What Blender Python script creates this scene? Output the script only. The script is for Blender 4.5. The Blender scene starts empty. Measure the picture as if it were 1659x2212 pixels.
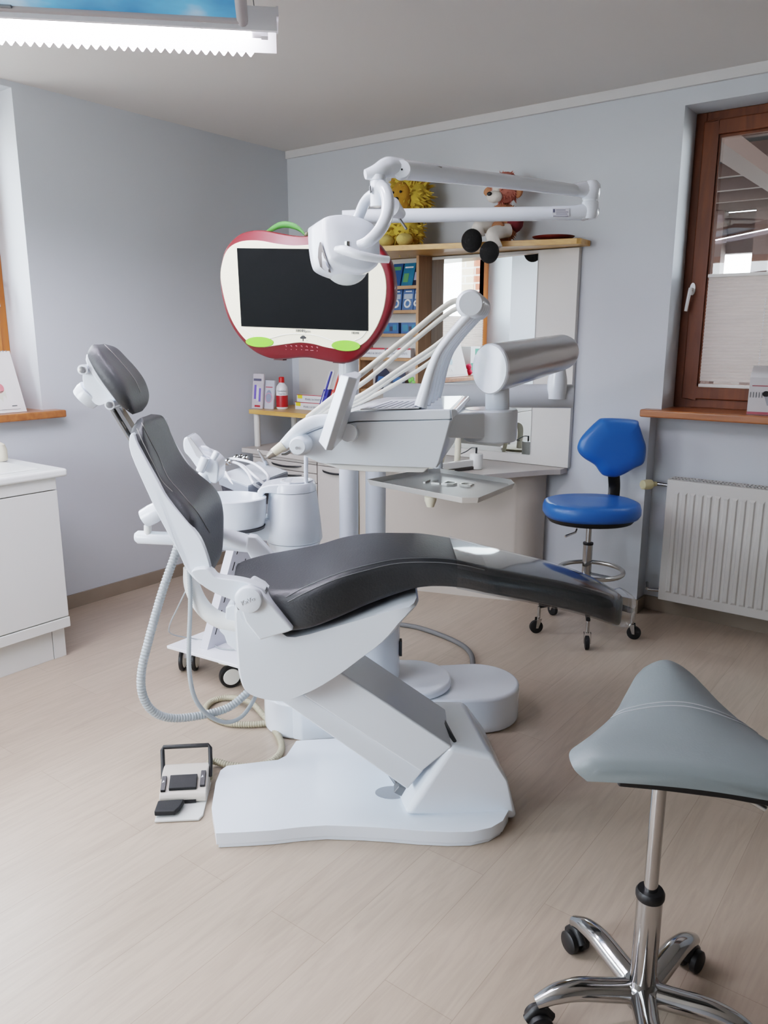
import bpy, bmesh, math, random
from mathutils import Vector, Matrix, Euler
from mathutils.bvhtree import BVHTree
random.seed(7)
PI = math.pi
SC = bpy.context.scene
COL = SC.collection
# ------------------------------------------------------------------ camera geometry
FPX = 1692.0; CX, CY = 829.5, 1106.0
TH = math.atan(386 / 1692.0); PSI = math.radians(37.1); HC = 1.46
AF = Vector((-math.sin(PSI), math.cos(PSI), 0)); AR = Vector((math.cos(PSI), math.sin(PSI), 0))
CAM = Vector((0, 0, HC))
def ray(u, v):
    a = (u - CX) / FPX; b = -(v - CY) / FPX
    return AR * a + AF * (math.cos(TH) + b * math.sin(TH)) + Vector((0, 0, b * math.cos(TH) - math.sin(TH)))
def plane(u, v, p0, n):
    r = ray(u, v); n = Vector(n); return CAM + r * ((Vector(p0) - CAM).dot(n) / r.dot(n))
def P(u, v, d): return plane(u, v, AF * d, AF)              # on the vertical plane at depth d along the chair frame
def PZ(u, v, z): return plane(u, v, (0, 0, z), (0, 0, 1))
def PX(u, v, x): return plane(u, v, (x, 0, 0), (1, 0, 0))
def PY(u, v, y): return plane(u, v, (0, y, 0), (0, 1, 0))
def fw(a, d, z): return AR * a + AF * d + Vector((0, 0, z))  # chair frame -> room
# ------------------------------------------------------------------ materials
def srgb(*c):
    o = []
    for x in c:
        x /= 255.0
        o.append(x / 12.92 if x <= .04045 else ((x + .055) / 1.055) ** 2.4)
    return (*o, 1.0)
MATS = {}
def mat(name, rgb, rough=.5, metal=0.0, var=.04, vscale=12.0, bump=0.0, bscale=80.0, coat=0.0, emit=None, spec=.5, alpha=1.0, trans=0.0):
    if name in MATS: return MATS[name]
    m = bpy.data.materials.new(name); m.use_nodes = True
    nt = m.node_tree; b = nt.nodes['Principled BSDF']
    c = srgb(*rgb)
    tc = nt.nodes.new('ShaderNodeTexCoord')
    nz = nt.nodes.new('ShaderNodeTexNoise'); nz.inputs['Scale'].default_value = vscale; nz.inputs['Detail'].default_value = 3
    nt.links.new(tc.outputs['Object'], nz.inputs['Vector'])
    mx = nt.nodes.new('ShaderNodeMix'); mx.data_type = 'RGBA'
    mx.inputs[6].default_value = (*[x * (1 - var) for x in c[:3]], 1); mx.inputs[7].default_value = (*[min(1, x * (1 + var)) for x in c[:3]], 1)
    nt.links.new(nz.outputs['Fac'], mx.inputs[0]); nt.links.new(mx.outputs[2], b.inputs['Base Color'])
    b.inputs['Roughness'].default_value = rough; b.inputs['Metallic'].default_value = metal
    b.inputs['Coat Weight'].default_value = coat; b.inputs['Coat Roughness'].default_value = .06
    b.inputs['Specular IOR Level'].default_value = spec
    b.inputs['Alpha'].default_value = alpha; b.inputs['Transmission Weight'].default_value = trans
    if emit:
        b.inputs['Emission Color'].default_value = (*srgb(*emit[0])[:3], 1); b.inputs['Emission Strength'].default_value = emit[1]
    if bump:
        n2 = nt.nodes.new('ShaderNodeTexNoise'); n2.inputs['Scale'].default_value = bscale; n2.inputs['Detail'].default_value = 4
        nt.links.new(tc.outputs['Object'], n2.inputs['Vector'])
        bp = nt.nodes.new('ShaderNodeBump'); bp.inputs['Strength'].default_value = bump; bp.inputs['Distance'].default_value = .004
        nt.links.new(n2.outputs['Fac'], bp.inputs['Height']); nt.links.new(bp.outputs['Normal'], b.inputs['Normal'])
    MATS[name] = m; return m
def thin_glass(name, tint=(1, 1, 1), ior=1.5, rough=0.0, base=.0):
    m = bpy.data.materials.new(name); m.use_nodes = True; nt = m.node_tree
    for n in list(nt.nodes): nt.nodes.remove(n)
    out = nt.nodes.new('ShaderNodeOutputMaterial'); mix = nt.nodes.new('ShaderNodeMixShader')
    tr = nt.nodes.new('ShaderNodeBsdfTransparent'); tr.inputs[0].default_value = (*tint, 1)
    gl = nt.nodes.new('ShaderNodeBsdfGlossy'); gl.inputs['Roughness'].default_value = rough
    fr = nt.nodes.new('ShaderNodeFresnel'); fr.inputs[0].default_value = ior
    ad = nt.nodes.new('ShaderNodeMath'); ad.operation = 'ADD'; ad.inputs[1].default_value = base; ad.use_clamp = True
    ge = nt.nodes.new('ShaderNodeNewGeometry'); io = nt.nodes.new('ShaderNodeMath'); io.operation = 'MULTIPLY_ADD'
    io.inputs[1].default_value = 1 / ior - ior; io.inputs[2].default_value = ior
    nt.links.new(ge.outputs['Backfacing'], io.inputs[0]); nt.links.new(io.outputs[0], fr.inputs[0])
    nt.links.new(fr.outputs[0], ad.inputs[0]); nt.links.new(ad.outputs[0], mix.inputs[0])
    nt.links.new(tr.outputs[0], mix.inputs[1]); nt.links.new(gl.outputs[0], mix.inputs[2]); nt.links.new(mix.outputs[0], out.inputs[0])
    MATS[name] = m; return m
def wood(name, c1, c2, rough=.4, scale=(3, 40, 40), coat=.0):
    m = bpy.data.materials.new(name); m.use_nodes = True; nt = m.node_tree; b = nt.nodes['Principled BSDF']
    tc = nt.nodes.new('ShaderNodeTexCoord'); mp = nt.nodes.new('ShaderNodeMapping'); mp.inputs['Scale'].default_value = scale
    nz = nt.nodes.new('ShaderNodeTexNoise'); nz.inputs['Scale'].default_value = 1.0; nz.inputs['Detail'].default_value = 5; nz.inputs['Distortion'].default_value = .6
    cr = nt.nodes.new('ShaderNodeValToRGB'); cr.color_ramp.elements[0].color = srgb(*c1); cr.color_ramp.elements[1].color = srgb(*c2)
    cr.color_ramp.elements[0].position = .3; cr.color_ramp.elements[1].position = .7
    nt.links.new(tc.outputs['Object'], mp.inputs[0]); nt.links.new(mp.outputs[0], nz.inputs['Vector'])
    nt.links.new(nz.outputs['Fac'], cr.inputs[0]); nt.links.new(cr.outputs[0], b.inputs['Base Color'])
    b.inputs['Roughness'].default_value = rough; b.inputs['Coat Weight'].default_value = coat
    MATS[name] = m; return m
# ------------------------------------------------------------------ mesh builder (room coordinates)
def cr_open(pts, n=8):
    pts = [Vector(p) for p in pts]; out = []
    for i in range(len(pts) - 1):
        p0 = pts[i - 1] if i else pts[0] * 2 - pts[1]
        p1, p2 = pts[i], pts[i + 1]
        p3 = pts[i + 2] if i + 2 < len(pts) else p2 * 2 - p1
        for k in range(n):
            t = k / n
            out.append(.5 * ((2 * p1) + (p2 - p0) * t + (2 * p0 - 5 * p1 + 4 * p2 - p3) * t * t + (3 * p1 - p0 - 3 * p2 + p3) * t ** 3))
    out.append(pts[-1]); return out
def cr_closed(pts, n=6):
    pts = [Vector(p) for p in pts]; N = len(pts); out = []
    for i in range(N):
        p0, p1, p2, p3 = pts[i - 1], pts[i], pts[(i + 1) % N], pts[(i + 2) % N]
        for k in range(n):
            t = k / n
            out.append(.5 * ((2 * p1) + (p2 - p0) * t + (2 * p0 - 5 * p1 + 4 * p2 - p3) * t * t + (3 * p1 - p0 - 3 * p2 + p3) * t ** 3))
    return out
class MB:
    def surf(s, u, v, lift=.001):
        '''point of this surface met by the sight line, raised a little: used to lay seams and prints on curved shells'''
        if not hasattr(s, 'bvh'): s.bvh = BVHTree.FromPolygons(s.v, s.f)
        r = ray(u, v).normalized(); h = s.bvh.ray_cast(CAM, r)
        if h[0] is None: return None
        n = h[1] if h[1].dot(r) < 0 else -h[1]
        return h[0] + n * lift
    def line(s, pts, lift=.0008, n=6):
        q = cr_open([Vector((u, v, 0)) for u, v in pts], n); o = [s.surf(p.x, p.y, lift) for p in q]
        return [p for p in o if p is not None]
    def __init__(s): s.v = []; s.f = []; s.mi = []
    def add(s, vs, fs, m=0):
        o = len(s.v); s.v += [Vector(p) for p in vs]
        for f in fs: s.f.append([i + o for i in f]); s.mi.append(m)
        return s
    def loft(s, rings, cap0=True, cap1=True, closed=True, m=0):
        n = len(rings[0]); vs = [p for r in rings for p in r]; fs = []
        for i in range(len(rings) - 1):
            for j in range(n if closed else n - 1):
                k = (j + 1) % n
                fs.append([i * n + j, i * n + k, (i + 1) * n + k, (i + 1) * n + j])
        if cap0: fs.append(list(range(n))[::-1])
        if cap1: fs.append([(len(rings) - 1) * n + j for j in range(n)])
        return s.add(vs, fs, m)
    def prism(s, loop, vec, m=0):
        loop = [Vector(p) for p in loop]; vec = Vector(vec)
        return s.loft([loop, [p + vec for p in loop]], m=m)
    def box(s, x0, x1, y0, y1, z0, z1, m=0):
        return s.prism([(x0, y0, z0), (x1, y0, z0), (x1, y1, z0), (x0, y1, z0)], (0, 0, z1 - z0), m)
    def obox(s, c, ax, ay, az, sx, sy, sz, m=0):
        c = Vector(c); ax = Vector(ax).normalized() * sx / 2; ay = Vector(ay).normalized() * sy / 2; az = Vector(az).normalized() * sz / 2
        return s.prism([c - ax - ay - az, c + ax - ay - az, c + ax + ay - az, c - ax + ay - az], az * 2, m)
    def tube(s, path, r, n=12, cap=True, m=0, flat=1.0, up=None):
        path = [Vector(p) for p in path]; N = len(path)
        R = r if isinstance(r, (list, tuple)) else [r] * N
        if len(R) != N:
            R = [R[0] + 0 if len(R) == 1 else R[min(len(R) - 2, int(i / (N - 1) * (len(R) - 1)))] * (1 - ((i / (N - 1) * (len(R) - 1)) - min(len(R) - 2, int(i / (N - 1) * (len(R) - 1))))) + R[min(len(R) - 2, int(i / (N - 1) * (len(R) - 1))) + 1] * ((i / (N - 1) * (len(R) - 1)) - min(len(R) - 2, int(i / (N - 1) * (len(R) - 1)))) for i in range(N)]
        t0 = (path[1] - path[0]).normalized()
        ref = Vector(up) if up else (Vector((0, 0, 1)) if abs(t0.z) < .9 else AF.copy())
        x = (ref - t0 * ref.dot(t0)).normalized(); rings = []
        for i, p in enumerate(path):
            t = (path[min(i + 1, N - 1)] - path[max(i - 1, 0)]).normalized()
            x = (x - t * x.dot(t)).normalized(); y = t.cross(x)
            rings.append([p + (x * math.cos(q) + y * math.sin(q) * flat) * R[i] for q in [2 * PI * j / n for j in range(n)]])
        return s.loft(rings, cap, cap, m=m)
    def cyl(s, p0, p1, r, n=24, m=0, r1=None): return s.tube([p0, p1], [r, r if r1 is None else r1], n, m=m)
    def lathe(s, prof, o=(0, 0, 0), axis=(0, 0, 1), n=28, m=0):
        o = Vector(o); ax = Vector(axis).normalized()
        ref = AF if abs(ax.z) > .9 else Vector((0, 0, 1))
        x = (ref - ax * ref.dot(ax)).normalized(); y = ax.cross(x)
        rings = [[o + ax * h + (x * math.cos(q) + y * math.sin(q)) * max(r, 1e-4) for q in [2 * PI * j / n for j in range(n)]] for r, h in prof]
        return s.loft(rings, m=m)
    def ell(s, c, r, n=20, k=12, m=0, rot=None):
        c = Vector(c); r = Vector((r, r, r)) if isinstance(r, (int, float)) else Vector(r); rings = []
        for i in range(k + 1):
            a = PI * i / k; q = max(math.sin(a), 1e-3)
            ring = []
            for j in range(n):
                b = 2 * PI * j / n; p = Vector((r.x * q * math.cos(b), r.y * q * math.sin(b), r.z * math.cos(a)))
                if rot: p = rot @ p
                ring.append(c + p)
            rings.append(ring)
        return s.loft(rings, m=m)
def mk(name, mb, mats, parent=None, bevel=0, seg=3, sub=0, angle=38, flat=False, fixn=True):
    me = bpy.data.meshes.new(name)
    off = Vector((0, 0, 0)); p = parent
    while p is not None: off += p.location; p = p.parent
    me.from_pydata([v - off for v in mb.v], [], mb.f); me.update()
    if fixn:
        bm = bmesh.new(); bm.from_mesh(me); bmesh.ops.remove_doubles(bm, verts=bm.verts, dist=1e-5)
        if len(bm.faces) == len(mb.mi):
            pass
        bmesh.ops.recalc_face_normals(bm, faces=bm.faces); bm.to_mesh(me); bm.free()
    if isinstance(mats, (list, tuple)):
        for q in mats: me.materials.append(q)
        if len(me.polygons) == len(mb.mi): me.polygons.foreach_set('material_index', mb.mi)
    else: me.materials.append(mats)
    if not flat:
        me.shade_smooth()
        if not bevel and not sub: me.set_sharp_from_angle(angle=math.radians(angle))
    o = bpy.data.objects.new(name, me); COL.objects.link(o)
    if parent is not None: o.parent = parent
    if bevel:
        b = o.modifiers.new('edge', 'BEVEL'); b.width = bevel; b.segments = seg; b.limit_method = 'ANGLE'; b.angle_limit = math.radians(28)
        b.harden_normals = not sub
    if sub:
        q = o.modifiers.new('smooth', 'SUBSURF'); q.levels = sub; q.render_levels = sub
    return o
def thing(name, label, cat, loc, group=None):
    o = bpy.data.objects.new(name, None); COL.objects.link(o); o.location = Vector(loc); o.empty_display_size = .1
    return tag(o, label, cat, group)
def tag(o, label, cat, group=None):
    o['label'] = label; o['category'] = cat
    if group: o['group'] = group
    return o
def struct(name, mb, m, parent=None, **k):
    o = mk(name, mb, m, parent, **k)
    if parent is None: o['kind'] = 'structure'
    return o
def solo(name, mb, mats, label, cat, group=None, **k):
    """a thing that is one mesh; origin at its base"""
    xs = [v.x for v in mb.v]; ys = [v.y for v in mb.v]; zs = [v.z for v in mb.v]
    o0 = Vector(((min(xs) + max(xs)) / 2, (min(ys) + max(ys)) / 2, min(zs)))
    mb.v = [v - o0 for v in mb.v]; o = mk(name, mb, mats, None, **k); o.location = o0
    return tag(o, label, cat, group)
def dup(root, loc, rotz=None, label=None, group=None):
    r = root.copy(); COL.objects.link(r); r.location = Vector(loc)
    if rotz is not None: r.rotation_euler = (0, 0, rotz)
    if label: r['label'] = label
    if group: r['group'] = group
    for ch in list(root.children):
        c = ch.copy(); COL.objects.link(c); c.parent = r
        for g in list(ch.children):
            e = g.copy(); COL.objects.link(e); e.parent = c
    return r
def text(name, s, size, origin, ux, uy, m, parent=None, ext=.0006, align='CENTER', sx=1.0):
    cu = bpy.data.curves.new(name, 'FONT'); cu.body = s; cu.size = size; cu.extrude = ext; cu.align_x = align; cu.align_y = 'CENTER'; cu.resolution_u = 2
    t = bpy.data.objects.new(name, cu); COL.objects.link(t)
    dg = bpy.context.evaluated_depsgraph_get(); me = bpy.data.meshes.new_from_object(t.evaluated_get(dg)); bpy.data.objects.remove(t); bpy.data.curves.remove(cu)
    ux = Vector(ux).normalized(); uy = Vector(uy); uy = (uy - ux * uy.dot(ux)).normalized(); n = ux.cross(uy); o = Vector(origin)
    mb = MB(); mb.v = [o + ux * v.co.x * sx + uy * v.co.y + n * v.co.z for v in me.vertices]; mb.f = [list(p.vertices) for p in me.polygons]; mb.mi = [0] * len(mb.f)
    bpy.data.meshes.remove(me)
    return mk(name, mb, m, parent, flat=True, fixn=False)
# ------------------------------------------------------------------ palette
WHITE = mat('white_plastic', (226, 233, 241), .22, var=.01, coat=.4)
WHITE2 = mat('white_enamel', (220, 227, 234), .3, var=.015, coat=.25)
OFFW = mat('off_white_plastic', (228, 229, 226), .35, var=.02)
LEATHER = mat('grey_leather', (52, 54, 56), .48, var=.10, vscale=9, bump=.25, bscale=160, spec=.45)
STITCH = mat('pale_thread', (140, 140, 136), .8)
BLACK = mat('black_plastic', (17, 17, 18), .45)
RUBBER = mat('black_rubber', (20, 21, 22), .7, bump=.2, bscale=200)
CHROME = mat('chrome', (180, 180, 180), .12, 1.0, var=.02)
STEEL = mat('brushed_steel', (196, 194, 190), .28, 1.0, var=.05, vscale=30)
GREYM = mat('grey_metal', (120, 122, 124), .4, .6)
HOSEW = mat('pale_grey_hose', (166, 172, 174), .55)
HOSEB = mat('beige_hose', (166, 158, 136), .6)
CREAM = mat('cream_plastic', (222, 216, 196), .45)
LAMIN = mat('beige_laminate', (190, 184, 178), .5, var=.05, vscale=200)
LAMW = mat('white_laminate', (205, 203, 198), .45, var=.02)
PINE = wood('pine_board', (188, 140, 72), (212, 168, 100), .4, (4, 40, 40), .2)
BROWNW = wood('brown_board', (150, 112, 76), (170, 130, 92), .5, (40, 40, 4))
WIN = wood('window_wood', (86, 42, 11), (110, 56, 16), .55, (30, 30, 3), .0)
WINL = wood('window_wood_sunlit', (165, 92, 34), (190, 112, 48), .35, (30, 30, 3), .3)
SILL = wood('sill_wood', (140, 82, 44), (172, 106, 60), .35, (4, 30, 30), .3)
SKY = 14.0; EXPO = 0.66
# ================================================================== THE ROOM
XL, YB, ZC = -3.80, 3.98, 2.605
X1, Y0 = 1.75, -1.75                # the walls behind the camera
def wall_mat():
    return mat('pale_blue_wall_paint', (196, 201, 207), .75, var=.02, vscale=3, bump=.12, bscale=260, spec=.25)
WALL = wall_mat()
CEIL = mat('ceiling_paint', (208, 205, 202), .8, var=.015, vscale=2, spec=.2)
def floor_mat():
    m = bpy.data.materials.new('oak_vinyl_planks'); m.use_nodes = True; nt = m.node_tree; b = nt.nodes['Principled BSDF']; L = nt.links.new
    tc = nt.nodes.new('ShaderNodeTexCoord'); mp = nt.nodes.new('ShaderNodeMapping'); mp.inputs['Rotation'].default_value = (0, 0, PI / 2)
    L(tc.outputs['Object'], mp.inputs[0])
    br = nt.nodes.new('ShaderNodeTexBrick'); br.inputs['Scale'].default_value = 1.0; br.inputs['Brick Width'].default_value = 1.22; br.inputs['Row Height'].default_value = .184
    br.inputs['Mortar Size'].default_value = .0011; br.inputs['Mortar Smooth'].default_value = .6; br.offset = .37; br.inputs['Bias'].default_value = -.15
    br.inputs['Color1'].default_value = srgb(178, 163, 147); br.inputs['Color2'].default_value = srgb(172, 156, 140); br.inputs['Mortar'].default_value = srgb(152, 136, 121)
    L(mp.outputs[0], br.inputs['Vector'])
    m2 = nt.nodes.new('ShaderNodeMapping'); m2.inputs['Scale'].default_value = (16, 1.4, 1); L(tc.outputs['Object'], m2.inputs[0])
    n1 = nt.nodes.new('ShaderNodeTexNoise'); n1.inputs['Scale'].default_value = 2.2; n1.inputs['Detail'].default_value = 8; n1.inputs['Roughness'].default_value = .62; n1.inputs['Distortion'].default_value = 1.4
    L(m2.outputs[0], n1.inputs['Vector'])
    cr = nt.nodes.new('ShaderNodeValToRGB'); cr.color_ramp.elements[0].position = .32; cr.color_ramp.elements[0].color = (.74, .72, .70, 1); cr.color_ramp.elements[1].position = .62; cr.color_ramp.elements[1].color = (1.04, 1.03, 1.02, 1)
    L(n1.outputs['Fac'], cr.inputs[0])
    mul = nt.nodes.new('ShaderNodeMix'); mul.data_type = 'RGBA'; mul.blend_type = 'MULTIPLY'; mul.inputs[0].default_value = .5
    L(br.outputs['Color'], mul.inputs[6]); L(cr.outputs[0], mul.inputs[7]); L(mul.outputs[2], b.inputs['Base Color'])
    b.inputs['Roughness'].default_value = .33; b.inputs['Specular IOR Level'].default_value = .45
    bp = nt.nodes.new('ShaderNodeBump'); bp.inputs['Strength'].default_value = .12; bp.inputs['Distance'].default_value = .003
    L(n1.outputs['Fac'], bp.inputs['Height']); L(bp.outputs['Normal'], b.inputs['Normal'])
    return m
fl = struct('floor', MB().box(XL - .02, X1 + .02, Y0 - .02, YB + .14, -.12, 0), floor_mat(), flat=True)
struct('ceiling', MB().box(XL - .02, X1 + .02, Y0 - .02, YB + .02, ZC, ZC + .12), CEIL, flat=True)
# left wall with the visible window opening and an added one (reveal depth .26)
LW = (.80, 2.143, 1.08, 2.578)       # y0, y1, z0, z1 of the visible left window
LW2 = (-1.35, .20, 1.08, 2.45)  # added opening out of view, lets in more daylight
def wall_x(mb, xa, xb, ys, holes):
    y = ys[0]
    for (a, b_, z0, z1) in sorted(holes):
        mb.box(xa, xb, y, a, -.1, ZC + .1); mb.box(xa, xb, a, b_, -.1, z0); mb.box(xa, xb, a, b_, z1, ZC + .1); y = b_
    mb.box(xa, xb, y, ys[1], -.1, ZC + .1); return mb
struct('wall_left', wall_x(MB(), XL - .32, XL, (Y0 - .3, YB + .35), [LW, LW2]), WALL, flat=True)
# back wall: window opening and the shallow radiator recess under it
RW = (-1.268, .32, 1.09, 2.485)
mb = MB()
mb.box(XL, -1.32, YB, YB + .34, -.1, ZC + .1)
mb.box(-1.32, RW[0], YB, YB + .34, 1.06, ZC + .1)
mb.box(RW[0], RW[1], YB, YB + .34, RW[3], ZC + .1)
mb.box(RW[1], X1, YB, YB + .34, -.1, ZC + .1)
mb.box(-1.32, RW[1], YB + .11, YB + .34, -.1, 1.06)
struct('wall_back', mb, WALL, flat=True)
struct('wall_right', MB().box(X1, X1 + .2, Y0 - .3, YB + .35, -.1, ZC + .1), mat('brown_wall_right', (128, 122, 116), .7), flat=True)
FW = (-3.2, -1.35, .9, 2.35)  # added opening in the unseen wall, a fill source
mb = MB(); mb.box(XL - .3, FW[0], Y0 - .2, Y0, -.1, ZC + .1); mb.box(FW[0], FW[1], Y0 - .2, Y0, -.1, FW[2]); mb.box(FW[0], FW[1], Y0 - .2, Y0, FW[3], ZC + .1); mb.box(FW[1], X1 + .2, Y0 - .2, Y0, -.1, ZC + .1)
struct('wall_front', mb, WALL, flat=True)
# cornice strip on the back wall, skirtings in floor vinyl
struct('trim_1', MB().box(XL + .005, X1, YB - .02, YB, ZC - .045, ZC), mat('white_cornice', (205, 204, 204), .7), flat=True)
SKIRT = mat('skirting_vinyl', (140, 128, 114), .5, var=.12, vscale=8)
struct('baseboard_left', MB().box(XL, XL + .012, Y0, YB, 0, .075), SKIRT, flat=True)
mb = MB(); mb.box(XL + .012, -1.32, YB - .012, YB, 0, .075); mb.box(-1.32, RW[1], YB + .098, YB + .11, 0, .075); mb.box(-1.319, -1.308, YB - .012, YB + .098, 0, .075)
struct('baseboard_back', mb, SKIRT, flat=True)

GLASS = thin_glass('window_glass', (.97, .98, .98), 1.5)
def frame_x(y0, y1, z0, z1, w):        # rectangles of a frame in the plane x = const
    return [(y0, y0 + w, z0, z1), (y1 - w, y1, z0, z1), (y0 + w, y1 - w, z0, z0 + w), (y0 + w, y1 - w, z1 - w, z1)]
# ---- right-hand window in the back wall
def blind_mat():
    m = bpy.data.materials.new('translucent_pleat_cloth'); m.use_nodes = True; nt = m.node_tree; b = nt.nodes['Principled BSDF']
    b.inputs['Base Color'].default_value = srgb(196, 187, 182); b.inputs['Roughness'].default_value = .9
    nz = nt.nodes.new('ShaderNodeTexNoise'); nz.inputs['Scale'].default_value = 300
    t = nt.nodes.new('ShaderNodeBsdfTranslucent'); t.inputs[0].default_value = srgb(216, 206, 200); mx = nt.nodes.new('ShaderNodeMixShader')
    mm = nt.nodes.new('ShaderNodeMath'); mm.operation = 'MULTIPLY_ADD'; mm.inputs[1].default_value = .1; mm.inputs[2].default_value = .12
    nt.links.new(nz.outputs[0], mm.inputs[0]); nt.links.new(mm.outputs[0], mx.inputs[0])
    nt.links.new(b.outputs[0], mx.inputs[1]); nt.links.new(t.outputs[0], mx.inputs[2]); nt.links.new(mx.outputs[0], nt.nodes['Material Output'].inputs[0])
    return m
def window_back():
    x0, x1, z0, z1 = RW; yf = 4.165
    mb = MB()
    for a, b_, c, d in frame_x(x0, x1, z0, z1, .05): mb.box(a, b_, yf, yf + .09, c, d)
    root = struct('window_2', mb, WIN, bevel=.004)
    mb = MB()
    for a, b_, c, d in frame_x(x0 + .042, x1 - .042, z0 + .045, z1 - .042, .066): mb.box(a, b_, yf - .018, yf + .06, c, d)
    struct('sash', mb, WIN, root, bevel=.006)
    mb = MB()
    for a, b_, c, d in frame_x(x0 + .108, x1 - .108, z0 + .111, z1 - .108, .012): mb.box(a, b_, yf - .004, yf + .02, c, d)
    struct('glazing_bead', mb, WIN, root, bevel=.003)
    struct('pane', MB().box(x0 + .1, x1 - .1, yf + .022, yf + .026, z0 + .1, z1 - .1), GLASS, root, flat=True)
    mb = MB(); c = Vector((-1.212, yf - .019, 1.672))
    ring = [c + Vector((.0135 * math.cos(q), 0, .03 * math.sin(q) + .002)) for q in [2 * PI * k / 20 for k in range(20)]]
    mb.prism(ring, (0, -.009, 0)); mb.cyl(c + Vector((0, -.008, 0)), c + Vector((0, -.045, 0)), .008)
    mb.tube(cr_open([c + Vector((0, -.042, .004)), c + Vector((-.002, -.048, -.02)), c + Vector((-.012, -.05, -.105))], 6), [.009, .009, .008], 12)
    mk('handle', mb, mat('white_painted_metal', (222, 222, 220), .25, .1), root)
    mb = MB(); n = 60; zt, zb = 1.742, 1.212; pts = []
    for i in range(n + 1):
        z = zt - .016 - (zt - zb - .03) * i / n; pts.append((z, .004 if i % 2 else -.004))
    vs = []
    for z, o in pts: vs += [(x0 + .125, yf - .012 + o, z), (x1 - .125, yf - .012 + o, z)]
    mb.add(vs, [[2 * i, 2 * i + 1, 2 * i + 3, 2 * i + 2] for i in range(n)])
    m = blind_mat()
    bl = solo('pleated_blind', mb, m, 'white pleated blind covering lower half of the window above the radiator', 'blind', flat=True)
    for z in (zt, zb):
        b = MB().box(x0 + .122, x1 - .122, yf - .022, yf - .002, z - .016, z)
        mk('rail', b, mat('white_blind_rail', (222, 220, 216), .5), bl, bevel=.003)
    mb = MB(); y = yf - .026
    for k in range(26): mb.ell((-.872, y, 1.62 - k * .0125), .0028, 8, 5)
    mk('bead_chain', mb, WHITE, bl)
    s = MB().box(-1.352, .42, 3.905, yf + .01, 1.052, 1.09)
    st = struct('trim_2', s, SILL, bevel=.008)
    return root
window_back()
# ---- left window
def window_left(nm, W, xf, sash_w=.075, handle=True):
    y0, y1, z0, z1 = W; root = None
    mb = MB()
    for a, b_, c, d in frame_x(y0, y1, z0, z1, .055): mb.box(xf - .06, xf, a, b_, c, d)
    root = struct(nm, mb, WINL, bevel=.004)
    mb = MB()
    for a, b_, c, d in frame_x(y0 + .045, y1 - .045, z0 + .045, z1 - .045, sash_w): mb.box(xf - .031, xf + .018, a, b_, c, d)
    struct('sash', mb, WINL, root, bevel=.006)
    struct('pane', MB().box(xf - .03, xf - .026, y0 + .1, y1 - .1, z0 + .1, z1 - .1), GLASS, root, flat=True)
    if handle:
        mb = MB(); c = Vector((xf + .018, y1 - .085, 1.70))
        mb.prism([c + Vector((0, .013 * math.cos(q), .03 * math.sin(q))) for q in [2 * PI * k / 20 for k in range(20)]], (.009, 0, 0))
        mb.cyl(c, c + Vector((.045, 0, 0)), .008); mb.tube(cr_open([c + Vector((.042, 0, .004)), c + Vector((.05, .004, -.03)), c + Vector((.05, .012, -.11))], 6), .009, 12)
        mk('handle', mb, mat('white_painted_metal', (222, 222, 220), .25, .1), root)
    return root
window_left('window_1', LW, -4.055)
window_left('window_fill_left', LW2, -4.055, handle=False)  # unseen window, added as another source of daylight
struct('trim_3', MB().box(-4.06, -3.715, LW[0] - .08, 2.225, 1.042, 1.08), SILL, bevel=.008)
struct('trim_4', MB().box(-4.06, -3.74, LW2[0] - .08, LW2[1] + .08, 1.042, 1.08), SILL, bevel=.008)
# pleated blind on the left window (seen in the mirror)
mb = MB(); n = 50; vs = []
for i in range(n + 1):
    z = 1.62 - .42 * i / n; o = .006 if i % 2 else -.006
    vs += [(-4.03 + o, LW[0] + .13, z), (-4.03 + o, LW[1] - .14, z)]
mb.add(vs, [[2 * i, 2 * i + 1, 2 * i + 3, 2 * i + 2] for i in range(n)])
solo('pleated_blind', mb, blind_mat(), 'white pleated blind on the left window, seen in the wall mirror', 'blind', flat=True)
# unseen window added behind the camera for soft frontal light
mb = MB()
for a, b_, c, d in frame_x(FW[0], FW[1], FW[2], FW[3], .07): mb.box(a, b_, Y0 - .14, Y0 - .06, c, d)
r = struct('window_fill_front', mb, WINL, bevel=.004); struct('pane', MB().box(FW[0] + .06, FW[1] - .06, Y0 - .1, Y0 - .096, FW[2] + .06, FW[3] - .06), GLASS, r, flat=True)

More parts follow.
